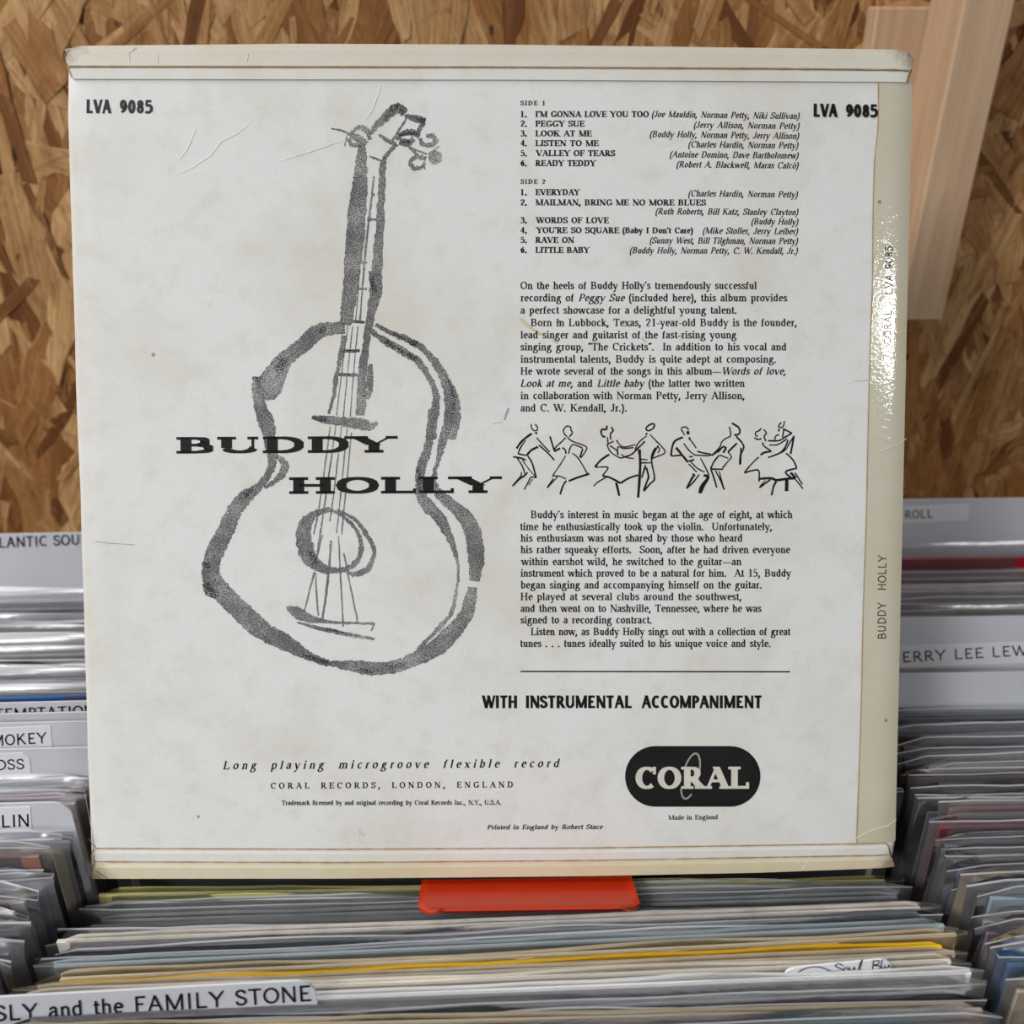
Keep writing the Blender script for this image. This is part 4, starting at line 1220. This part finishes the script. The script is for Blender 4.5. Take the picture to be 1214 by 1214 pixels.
# ---- printing
def print_part(name, items, mat, off=.00006, roll=False):
    mb = MB()
    mp = (lambda px, py: (lambda p: Vector((p.x, p.y, off + roll_off(p.x))))(S(px, py))) if roll else (lambda px, py: S(px, py, off))
    for it in items: text_px(mb, *it[:7], mp, *(it[7:]))
    return part(name, mb.mesh(name, mat), album)
Z = 3.372
tx = lambda z: 600 + z/Z
items = []
bl = 'bold'
items.append(('SIDE 1', 'bold', 617, 124.9, 646, 124.9, 5.4, 1.0))
items.append(('SIDE 2', 'bold', 617, 218, 646.5, 218, 5.4, 1.0))
rowsA = [(131, "I'M GONNA LOVE YOU TOO", 571, '(Joe Mauldin, Norman Petty, Niki Sullivan)', 582, 1174, 131, 139),
         (169, 'PEGGY SUE', 314, '(Jerry Allison, Norman Petty)', 750, 1174, 174, 179),
         (208, 'LOOK AT ME', 343, '(Buddy Holly, Norman Petty, Jerry Allison)', 574, 1172, 211, 219),
         (247, 'LISTEN TO ME', 371, '(Charles Hardin, Norman Petty)', 728, 1169, 252, 257),
         (287, 'VALLEY OF TEARS', 437, '(Antoine Domino, Dave Bartholomew)', 654, 1170, 292, 297),
         (327, 'READY TEDDY', 361, '(Robert A. Blackwell, Maras Calc\u00f2)', 681, 1170, 332, 337)]
rowsB = [(443, 'EVERYDAY', 297, '(Charles Hardin, Norman Petty)', 728, 1167, 448, 453),
         (484, 'MAILMAN, BRING ME NO MORE BLUES', 800, '(Ruth Roberts, Bill Katz, Stanley Clayton)', 597, 1169, 520, 523),
         (555, 'WORDS OF LOVE', 411, '(Buddy Holly)', 980, 1169, 560, 562),
         (595, "YOU'RE SO SQUARE", 452, '(Mike Stoller, Jerry Leiber)', 786, 1168, 597, 600),
         (634, 'RAVE ON', 272, '(Sunny West, Bill Tilghman, Norman Petty)', 574, 1168, 636, 639),
         (674, 'LITTLE BABY', 336, '(Buddy Holly, Norman Petty, C. W. Kendall, Jr.)', 494, 1167, 676, 678)]
for rows in (rowsA, rowsB):
    for i, (b, t, xr_, cr, c0, c1, b0, b1) in enumerate(rows):
        y = 100 + b/Z
        items.append(('%d.' % (i+1), bl, tx(57), y, tx(83), y, 7.2))
        items.append((t, bl, tx(116), y, tx(xr_), y+.15, 7.2))
        items.append((cr, 'ital', tx(c0), 100+b0/Z, tx(c1), 100+b1/Z, 7.6))
items.append(("(Baby I Don't Care)", bl, tx(465), 100+595/Z, tx(747), 100+596/Z, 7.0))
print_part('track_list', items, M['ink'])
L1 = [(57, 1003, 77, 'On the heels of Buddy Holly\u2019s tremendously successful'), (57, 1124, 126, 'recording of *Peggy Sue* (included here), this album provides'),
      (57, 921, 175, 'a perfect showcase for a delightful young talent.'), (98, 1162, 225, 'Born in Lubbock, Texas, 21-year-old Buddy is the founder,'),
      (57, 921, 274, 'lead singer and guitarist of the fast-rising young'), (57, 1119, 322, 'singing group, \u201cThe Crickets\u201d.  In addition to his vocal and'),
      (57, 1079, 371, 'instrumental talents, Buddy is quite adept at composing.'), (57, 1118, 419, 'He wrote several of the songs in this album\u2014*Words of love,*'),
      (57, 955, 468, '*Look at me,* and *Little baby* (the latter two written'), (57, 953, 517, 'in collaboration with Norman Petty, Jerry Allison,'),
      (57, 482, 566, 'and C. W. Kendall, Jr.).')]
L2 = [(98, 1146, 82, 'Buddy\u2019s interest in music began at the age of eight, at which'), (57, 1063, 130, 'time he enthusiastically took up the violin.  Unfortunately,'),
      (57, 943, 176, 'his enthusiasm was not shared by those who heard'), (57, 1136, 222, 'his rather squeaky efforts.  Soon, after he had driven everyone'),
      (57, 942, 270, 'within earshot wild, he switched to the guitar\u2014an'), (57, 1141, 316, 'instrument which proved to be a natural for him.  At 15, Buddy'),
      (57, 1021, 363, 'began singing and accompanying himself on the guitar.'), (57, 941, 410, 'He played at several clubs around the southwest,'),
      (57, 1021, 457, 'and then went on to Nashville, Tennessee, where he was'), (57, 582, 503, 'signed to a recording contract.'),
      (98, 1138, 550, 'Listen now, as Buddy Holly sings out with a collection of great'), (57, 1057, 597, 'tunes . . . tunes ideally suited to his unique voice and style.')]
print_part('liner_notes', [(t, 'roman', tx(a), 320+b/Z, tx(c), 320+b/Z, 9.0) for a, c, b, t in L1] + [(t, 'roman', tx(a), 590+b/Z, tx(c), 590+b/Z, 9.0) for a, c, b, t in L2], M['ink'])
print_part('title_lettering', [('BUDDY', 'slab', 209.3, 537.8, 471.6, 536.5, 19.7), ('HOLLY', 'slab', 342.9, 585.6, 595.2, 584.4, 19.8)], M['ink'], .0001)
print_part('catalogue_number', [('LVA', 'gothic', 102.5, 134.3, 132.5, 134.6, 16.4), ('9085', 'gothic', 142, 134.6, 181.6, 134.9, 16.4)], M['ink_soft'])
print_part('catalogue_number', [('LVA', 'gothic', 964.2, 138.6, 993, 139, 15.6), ('9085', 'gothic', 1002.5, 139.2, 1040.8, 139.6, 15.6)], M['ink'], .0003)
print_part('credit_lettering', [('WITH', 'gothic', 571, 839.6, 613, 839.6, 15.2), ('INSTRUMENTAL', 'gothic', 623.5, 839.6, 749, 839.6, 15.2), ('ACCOMPANIMENT', 'gothic', 760.5, 839.6, 903, 839.6, 15.2)], M['ink'])
for it in (('Long playing microgroove flexible record', 'ital', 264.4, 912.2, 664, 909.5, 10, .95, 1.9),
    ('CORAL RECORDS, LONDON, ENGLAND', 'spaced', 321, 935, 608, 933.6, 7.2, .95, 1.8),
    ('Trademark licensed by and original recording by Coral Records Inc., N.Y., U.S.A.', 'spaced', 334, 954.4, 594.3, 954, 5.6),
    ('Printed in England by Robert Stace', 'boldital', 577.5, 983.4, 715, 982.8, 5.6), ('Made in England', 'spaced', 792.3, 972, 850.8, 971.2, 5.6)):
    print_part('publisher_line', [it], M['ink'])
print_part('spine_number', [('LVA', 'futura', 1057.6, 349, 1057.8, 325, 9.2), ('9085', 'futura', 1057.8, 319, 1058, 292, 9.2)], M['ink_soft'], .0004, True)
print_part('spine_maker', [('CORAL', 'futura', 1056, 408, 1056.8, 368, 8.8)], M['ink_soft'], .0004, True)
print_part('spine_lettering', [('BUDDY', 'futura', 1050.2, 756.7, 1049.8, 713.4, 10), ('HOLLY', 'futura', 1050, 699, 1050.6, 657.8, 10)], M['ink_soft'], .0004, True)
# rule
line_part('printed_rule', [([(617.2, 796), (936.4, 796.4)], 1.7)], M['ink'], .00006, .08)
# label badge
mb = MB()
cx0, cx1, yy0, yy1 = 741, 901.6, 884.4, 956.4
r_ = (yy1-yy0)/2; cyy = (yy0+yy1)/2
pts = [(cx1-r_*1.0+r_*1.0*math.cos(R(a)), cyy + r_*math.sin(R(a))) for a in range(-90, 91, 9)] + [(cx0+r_-r_*math.cos(R(a)), cyy - r_*math.sin(R(a))) for a in range(-90, 91, 9)]
mb.add([S(px, py, .00005) for px, py in pts], [list(range(len(pts)))[::-1]])
badge = part('label_badge', mb.mesh('label_badge', M['ink_logo']), album)
mb = MB()
text_px(mb, 'CORAL', 'logo', 753.3, 935.2, 888, 935, 26.2, lambda px, py: S(px, py, .0001))
mb.stagger(); part('badge_lettering', mb.mesh('badge_lettering', M['paper_print']), badge)
mb = MB()
for k_ in (0, 1.3):
    tilt = R(-17)
    def el(a):
        x, y = (10.6-k_)*math.cos(a), (28-k_)*math.sin(a)
        return (817.7 + x*math.cos(tilt) - y*math.sin(tilt), 920 + x*math.sin(tilt) + y*math.cos(tilt))
    # tall ellipse leaning right, broken where the letters pass
    for a0, a1 in ((R(200), R(372)), (R(52), R(148))):
        pts = []
        for i in range(25):
            a = a0 + (a1-a0)*i/24
            x, y = (10.2-k_)*math.cos(a), (27.5-k_)*math.sin(a)
            pts.append((818.6 + x - y*.26*0 + (-y)*.22, 920 + y))
        v, f = ribbon(pts, lambda tx, ty, i: .55)
        mb.add([S(px, py, .00012) for px, py in v], f)
part('badge_ring', mb.mesh('badge_ring', M['paper_print']), badge)

# ---- the brushed guitar
def Z1(p): return (200 + p[0]/2.89, 100 + p[1]/2.89)
def Z2(p): return (200 + p[0]/2.89, 480 + p[1]/2.89)
G1 = [  # zoom coordinates with stroke width, upper half
 [(662, 205, 26), (660, 260, 36), (656, 330, 50), (646, 430, 62), (640, 520, 62), (628, 640, 55), (618, 740, 50), (604, 825, 44)],
 [(690, 168, 16), (725, 130, 26), (762, 95, 36), (784, 78, 30), (812, 102, 28)], [(808, 106, 10), (845, 118, 26), (882, 128, 22)], [(876, 130, 20), (862, 150, 14), (852, 170, 12)],
 [(720, 172, 8), (745, 190, 14), (768, 200, 14), (780, 200, 10)], [(818, 112, 7), (790, 155, 8), (765, 196, 7)],
 [(782, 205, 14), (758, 228, 14), (740, 255, 16), (732, 300, 22), (728, 400, 26), (722, 520, 30), (712, 640, 38), (708, 720, 42), (692, 790, 30), (684, 840, 26)],
 [(688, 247, 8), (730, 263, 9)],
 [(556, 152, 6), (590, 158, 7), (618, 170, 10), (650, 188, 30), (680, 205, 18)], [(612, 172, 5), (603, 212, 5)],
 [(625, 170, 14), (650, 148, 16), (680, 160, 18), (690, 190, 12)], [(616, 185, 14), (630, 208, 16), (660, 208, 14)],
 [(780, 190, 14), (800, 170, 20), (830, 165, 24), (860, 175, 20)], [(790, 195, 26), (820, 200, 24), (842, 186, 14)],
 [(860, 185, 14), (870, 205, 14), (895, 208, 16), (915, 195, 18), (905, 178, 18), (880, 176, 14)],
 [(815, 208, 6), (855, 228, 6), (885, 240, 7)], [(890, 238, 5), (928, 212, 5)],
 [(822, 215, 6), (850, 245, 14), (828, 262, 14), (838, 285, 16), (862, 285, 12), (880, 268, 10)], [(856, 250, 16), (882, 256, 18)], [(874, 275, 5), (878, 292, 5)],
 [(890, 250, 26), (912, 250, 50), (936, 250, 26)],
 [(703, 315, 7), (696, 380, 7), (688, 450, 8), (672, 600, 7), (655, 812, 6)], [(660, 520, 4), (650, 700, 4), (640, 812, 4)],
 [(680, 462, 10), (714, 464, 10)], [(645, 610, 10), (682, 612, 8)], [(645, 700, 9), (682, 702, 8)], [(626, 810, 12), (672, 816, 10)], [(694, 378, 9), (708, 380, 9)],
 [(602, 860, 20), (590, 930, 16), (575, 1000, 14), (565, 1070, 13), (548, 1130, 10)],
 [(684, 835, 26), (676, 900, 26), (664, 980, 30), (662, 1060, 34), (655, 1135, 30)], [(692, 958, 16), (690, 1000, 22), (688, 1050, 22), (676, 1078, 18)],
 [(590, 914, 12), (655, 912, 10)], [(578, 993, 14), (650, 996, 12)],
 [(490, 1140, 14), (530, 1148, 26), (600, 1156, 32), (660, 1164, 40), (690, 1172, 26), (716, 1160, 10)],
 [(614, 830, 4), (600, 930, 4), (575, 1135, 4)], [(630, 830, 4), (616, 960, 4), (598, 1140, 4)], [(648, 830, 4), (636, 960, 4), (622, 1140, 4)],
 [(604, 835, 40), (545, 838, 46), (500, 855, 54), (470, 885, 54), (430, 915, 50), (392, 950, 60), (362, 1000, 80), (340, 1040, 90), (312, 1060, 50)],
 [(305, 1000, 36), (305, 1050, 40), (315, 1110, 44), (335, 1160, 54), (346, 1216, 40)],
 [(708, 824, 12), (760, 850, 18), (820, 875, 22), (870, 905, 22), (912, 950, 26), (940, 1000, 32), (965, 1060, 46), (974, 1120, 54), (970, 1180, 46), (964, 1216, 38)],
 [(692, 842, 16), (740, 880, 24), (800, 915, 26), (850, 945, 24), (890, 1000, 22), (916, 1060, 24), (913, 1120, 26), (908, 1180, 24), (905, 1216, 26)],
]
G2 = [
 [(346, 112, 40), (350, 150, 38), (356, 185, 32), (345, 230, 26), (312, 278, 28), (262, 318, 48), (225, 365, 52), (195, 430, 58), (165, 490, 62), (145, 545, 60), (150, 600, 64), (182, 642, 70),
  (230, 690, 66), (285, 742, 72), (335, 782, 62), (390, 808, 60), (440, 838, 44), (500, 870, 26), (548, 884, 26)],
 [(545, 886, 14), (620, 893, 36), (690, 903, 46), (760, 900, 42), (820, 880, 46), (872, 858, 50), (930, 820, 60), (980, 770, 55), (1018, 720, 48), (1036, 660, 40), (1042, 622, 30)],
 [(1046, 604, 34), (1054, 540, 54), (1050, 480, 58), (1040, 430, 58), (1018, 390, 52), (980, 350, 42), (940, 318, 38), (915, 285, 24), (910, 240, 16), (922, 190, 18), (938, 130, 28), (956, 70, 34), (966, 20, 40)],
 [(368, 175, 10), (396, 200, 26), (392, 230, 28), (368, 258, 18), (328, 284, 12)],
 [(905, 112-98, 26), (896, 80, 28), (888, 150, 30), (866, 210, 34), (860, 260, 30), (866, 310, 36), (892, 350, 44), (930, 390, 40), (960, 450, 28), (980, 500, 16), (992, 560, 10), (988, 620, 10), (970, 710, 14), (930, 760, 16), (880, 812, 14), (836, 862, 16)],
 [(555, 358, 14), (500, 375, 26), (466, 415, 46), (464, 470, 56), (484, 525, 52), (520, 556, 36), (560, 568, 20), (612, 560, 18), (648, 530, 18), (660, 480, 16), (640, 425, 13), (600, 385, 11), (558, 360, 10)],
 [(576, 360, 10), (635, 390, 13), (668, 430, 14), (700, 485, 16), (702, 520, 14), (680, 562, 20), (642, 580, 18), (608, 574, 10)],
 [(553, 75, 4), (520, 320, 5), (497, 445, 5)], [(572, 75, 4), (540, 300, 6), (510, 505, 8)], [(592, 75, 4), (570, 270, 5), (552, 400, 5)], [(612, 75, 4), (590, 300, 5), (575, 440, 4)], [(626, 95, 4), (606, 300, 5), (593, 445, 5)],
 [(528, 445, 5), (500, 545, 6)], [(557, 465, 9), (545, 600, 9), (526, 740, 8)], [(582, 450, 5), (590, 610, 6), (598, 760, 5)], [(600, 508, 7), (620, 610, 6), (648, 745, 6)], [(500, 572, 6), (464, 708, 6)], [(503, 576, 6), (512, 722, 6)],
 [(404, 692, 10), (430, 706, 36), (470, 728, 36), (510, 738, 20), (560, 744, 11), (640, 748, 9), (706, 748, 9)], [(704, 750, 6), (694, 775, 8)],
 [(440, 745, 6), (500, 762, 14), (570, 778, 13), (640, 792, 14), (706, 802, 9)],
]
def brush_part(mb, sets, off, ragged=.16):
    for fn, strokes in sets:
        for s in strokes:
            p3 = catmull([(*fn(p), p[2]/2.89) for p in s], 10)
            q = [p3[0]]
            for p in p3[1:]:
                if math.hypot(p[0]-q[-1][0], p[1]-q[-1][1]) >= .9: q.append(p)
            if len(q) < 2: q = [p3[0], p3[-1]]
            rn = random.Random(len(mb.v))
            v, f = ribbon([(a, b) for a, b, c in q], lambda tx, ty, i: q[i][2])
            # ragged edges
            for i in range(len(q)):
                wd = q[i][2]; amp = min(ragged*wd, .9)
                for j in (0, 1):
                    ax, ay = v[2*i+j]; dx, dy = ax-q[i][0], ay-q[i][1]
                    L = math.hypot(dx, dy) or 1
                    k = rn.uniform(-amp, amp) + amp*1.2*noise.noise(Vector((i*.35, j*9, len(mb.v)*.01)))
                    v[2*i+j] = (ax + dx/L*k, ay + dy/L*k)
            o = off + (len(mb.v) % 7)*.000002
            mb.add([S(px, py, o) for px, py in v], f)
mb = MB(); brush_part(mb, [(Z1, G1), (Z2, G2)], .00003); nb = len(mb.f)
DK1 = [[(742, 118, 10), (764, 92, 20), (784, 76, 18), (806, 98, 14)], [(850, 118, 10), (880, 126, 14)], [(790, 176, 8), (830, 168, 14), (862, 176, 10)], [(795, 198, 12), (832, 196, 14)],
       [(580, 993, 7), (648, 996, 7)], [(592, 914, 6), (654, 912, 6)], [(628, 812, 6), (672, 816, 6)], [(300, 1004, 14), (312, 1040, 20)], [(400, 940, 22), (372, 985, 30)], [(540, 832, 18), (510, 850, 20)],
       [(770, 855, 10), (850, 892, 14)], [(740, 880, 12), (850, 946, 14)], [(494, 1142, 10), (540, 1150, 14)], [(690, 640, 14), (706, 720, 18)], [(950, 990, 8), (975, 1060, 14), (978, 1120, 12)]]
DK2 = [[(128, 610, 24), (140, 640, 34), (170, 650, 26)], [(120, 540, 12), (140, 560, 20)], [(460, 858, 12), (545, 884, 16)], [(640, 905, 14), (702, 918, 14)], [(480, 500, 20), (505, 545, 24)], [(540, 768, 8), (700, 802, 6)], [(855, 210, 14), (862, 300, 14)], [(290, 290, 14), (240, 322, 18)], [(750, 900, 14), (810, 888, 16)]]
brush_part(mb, [(Z1, DK1), (Z2, DK2)], .00005, .4)
part('guitar_drawing', mesh_of('guitar_drawing', mb.v, mb.f, (M['brush'], M['brush_dark']), False, [0]*nb + [1]*(len(mb.f)-nb)), album)

# ---- the row of dancing figures
A_ = [[(200,52),(203,80),(222,104),(246,102),(250,78),(232,52)],[(240,116),(240,132),16],[(205,128),(150,168),(110,208),(84,248),15],[(155,183),(116,240),(95,290)],[(95,290),(168,304),10],[(165,303),(200,262),(255,234),14],
 [(245,163),(300,225),(350,275)],[(262,220),(330,280),(385,340),11],[(55,313),(120,325),(158,342),11],[(90,325),(130,390),(150,450)],[(130,340),(180,410),(235,472),7],[(175,310),(210,370),(240,482),11],
 [(170,438),(150,462),(110,490),(50,548),12],[(122,435),(115,470),(60,535)],[(240,482),(200,478),(170,530),(145,576)],[(212,492),(180,540),7],
 [(488,155),(466,130),(458,102),(482,70),(515,76),(518,100),(530,120),(505,156)],[(475,160),(448,190),(398,236),(385,270)],[(350,150),(385,265),11],[(385,272),(432,245),13],[(450,240),(474,262),(478,290),11],
 [(500,290),(512,243),(540,216),(612,245)],[(490,160),(530,190),(600,215),(645,245),(600,320)],[(612,250),(590,322),11],[(475,305),(430,380),(375,460),8],[(530,285),(580,330),(650,450)],[(365,467),(430,470),(480,492)],
 [(500,508),(570,480),(665,450),14],[(378,488),(330,562),11],[(410,475),(350,540),7],[(482,505),(455,545),(432,615),11],[(468,515),(442,590),7],
 [(805,65),(800,95),(766,95),(760,125),(775,150),(795,155),13],[(840,75),(855,105),(835,130),(836,176),11],[(810,155),(815,210)],[(805,215),(840,280),(915,325)],[(810,215),(860,188)],[(830,225),(885,265),(895,300)],
 [(880,180),(935,235),(1035,216)],[(890,300),(896,235),(940,248),(1020,240)],[(915,325),(1000,295),(1055,245),(1110,190),11],[(920,295),(960,318),(1022,328)],[(1060,332),(1130,338)],
 [(1120,100),(1124,76),(1160,52),(1186,56),(1176,85),(1142,105),(1120,100),11],[(1118,125),(1126,136),16],[(1125,145),(1060,200),(1030,262)],[(1150,135),(1216,205)],[(1065,255),(1072,360),(1066,500),(1055,640),18],[(1080,362),(1162,362)],
 [(1195,240),(1165,300),(1166,370),(1186,488),(1150,530),(1100,590),11],[(1115,380),(1084,482),11],[(1120,400),(1138,470),(1126,512),(1100,582),13],[(1216,222),(1182,288),(1166,332)],[(1216,308),(1172,326)],
 [(825,295),(760,338),(710,395),14],[(710,398),(770,395),(815,402),(770,465)],[(770,467),(830,480),(915,525),14],[(915,525),(980,485),(1056,460),13],[(800,478),(735,515),(700,548)],[(880,520),(905,626),15]]
B_ = [[(0,200),(58,274),(0,310)],[(0,236),(14,252),(0,284)],[(185,88),(196,112),(214,142)],[(185,80),(225,76),(245,100)],[(240,108),(240,136),20],[(248,158),(258,178),13],[(200,157),(140,185),(115,230),(104,306),14],[(105,308),(190,300),11],
 [(145,240),(185,290),(236,352),15],[(205,205),(250,265),(296,300)],[(260,180),(290,220),(306,246)],[(295,300),(400,305),(436,295)],[(315,270),(370,285),(424,292),11],[(250,315),(278,310),11],[(225,356),(290,336),11],
 [(260,350),(310,402),(372,436)],[(245,370),(310,436)],[(340,325),(380,400),(408,462)],[(275,452),(290,462),(268,492),(230,568),14],[(330,455),(280,520),(235,562)],[(365,462),(402,478),(350,545),(332,605),18],[(405,480),(362,560),(340,606),13],
 [(570,75),(578,105),(580,145),(550,165)],[(592,45),(620,62),(645,80),(655,115),(640,136),(608,140),13],[(552,160),(510,195),(495,235),(430,305)],[(478,278),(518,235),(542,245),(520,282),13],[(430,305),(500,255)],
 [(625,150),(670,200),(686,240),(660,300),(654,378),11],[(664,240),(660,372),11],[(632,205),(560,275),13],[(560,275),(586,316),(560,350),(515,406)],[(490,300),(450,350),(420,412),11],[(495,300),(562,326)],[(420,412),(522,414),11],
 [(425,420),(450,490),(470,560),11],[(460,425),(500,500),(530,578),11],[(490,430),(526,570),8],
 [(826,85),(808,106),(784,115),(780,140),(800,152)],[(770,160),(800,176),(826,168),11],[(845,95),(866,125),(850,150),(862,190)],[(1010,28),(1006,60),(985,80),(964,70),(986,38)],[(968,90),(965,112),13],
 [(880,185),(965,185),(1020,155),(1072,124),11],[(890,220),(960,215),(1032,170)],[(935,180),(940,150),(970,135)],[(998,88),(1072,126),11],[(995,160),(1006,95)],[(835,200),(850,230),(906,268),11],[(906,270),(850,280),(820,300),13],
 [(880,320),(980,280),(1020,230),(1040,178),11],[(905,312),(1010,265),(1060,190),(1090,145)],[(1085,150),(1076,210),(1060,292),13],[(805,315),(740,380),(690,440)],[(690,443),(750,425),(805,425),(808,512),11],
 [(810,490),(900,485),(950,500),(1030,490),(1092,485),16],[(1025,285),(1080,340),(1110,405),11],[(1110,405),(1020,435),(1076,490),13],[(1060,440),(1102,482),16],[(1095,440),(1155,536)],[(1080,470),(1160,570)],
 [(900,495),(810,562),11],[(860,502),(815,550),7],[(946,510),(925,550),(908,622),13],[(1030,495),(1028,588),24]]
def dancers(name, strokes, ox):
    mb = MB()
    for s in strokes:
        wd = 9.0
        if not isinstance(s[-1], tuple): wd = s[-1]; s = s[:-1]
        p = catmull([(ox + a/6.744, 495 + b/6.744) for a, b in s], 6)
        sd = len(mb.v)*.1
        v, f = ribbon(p, lambda tx, ty, i: wd/6.744*(1.22+.3*noise.noise(Vector((i*.3, sd, 1)))))
        mb.add([S(px, py, .00006) for px, py in v], f)
    part(name, mb.mesh(name, M['ink']), album)
dancers('dancer_drawing', A_, 600)
dancers('dancer_drawing', B_, 780)

# ------------------------------------------------------------------ orange display stand under the sleeve
a = S(499, 1047.5); b = S(751, 1044.5)
stand = empty('display_stand', SM @ Matrix.Translation(((a.x+b.x)/2, min(a.y, b.y)-.0004, 0)) @ Matrix.Rotation(math.atan2(b.y-a.y, b.x-a.x)*.8, 4, 'Z') @ Matrix.Rotation(R(-1), 4, 'X'))
tag(stand, 'orange plastic ledge holding up the displayed album sleeve', 'display stand')
wd = (b.x-a.x)/2
# profile from the back plate (behind the sleeve) out over the ledge to an upturned lip: (out, up)
prof = [(-.0060, .055), (-.0060, .004), (-.0054, .0012), (-.0035, .0), (.004, -.0004), (.012, -.0006), (.018, -.0004), (.0228, .0), (.0248, .0009), (.0260, .0022)]
T_ = .0013
V = []; Fc = []
nx = 24
rows = []
for j, (o, u) in enumerate(prof):
    if j == 0: d0 = (prof[1][0]-o, prof[1][1]-u)
    elif j == len(prof)-1: d0 = (o-prof[j-1][0], u-prof[j-1][1])
    else: d0 = (prof[j+1][0]-prof[j-1][0], prof[j+1][1]-prof[j-1][1])
    L = math.hypot(*d0); nrm = (-d0[1]/L, d0[0]/L)
    # rounded front corners
    e = 0.0
    if o > .017: e = .0085*((o-.017)/.009)**2.2
    row = []
    for i in range(nx+1):
        x = (-1+2*i/nx)*(wd-e)
        row.append(((x, u, o), (x, u-nrm[1]*T_, o-nrm[0]*T_)))
    rows.append(row)
for row in rows:
    for p, q in row: V += [p, q]
st_ = 2*(nx+1)
for j in range(len(rows)-1):
    for i in range(nx):
        a0 = j*st_+2*i
        Fc.append([a0, a0+st_, a0+st_+2, a0+2]); Fc.append([a0+1, a0+3, a0+st_+3, a0+st_+1])
    for i in (0, nx):
        a0 = j*st_+2*i; Fc.append([a0, a0+1, a0+st_+1, a0+st_])
for j in (0, len(rows)-1):
    for i in range(nx):
        a0 = j*st_+2*i; Fc.append([a0, a0+2, a0+3, a0+1])
part('ledge', mesh_of('ledge', V, Fc, (M['orange'],), True), stand)
# spike that drops between the records
si = stand.matrix_world.inverted()
o_ = stand.matrix_world @ Vector((0, .002, -.0066))
vv, ff = box(-wd*.6, wd*.6, -.0008, .0008, -.15, .0, .0004)
mb = MB(); mb.add([si @ (o_ + Vector(q)) for q in vv], ff)
part('spike', mb.mesh('spike', M['orange']), stand)
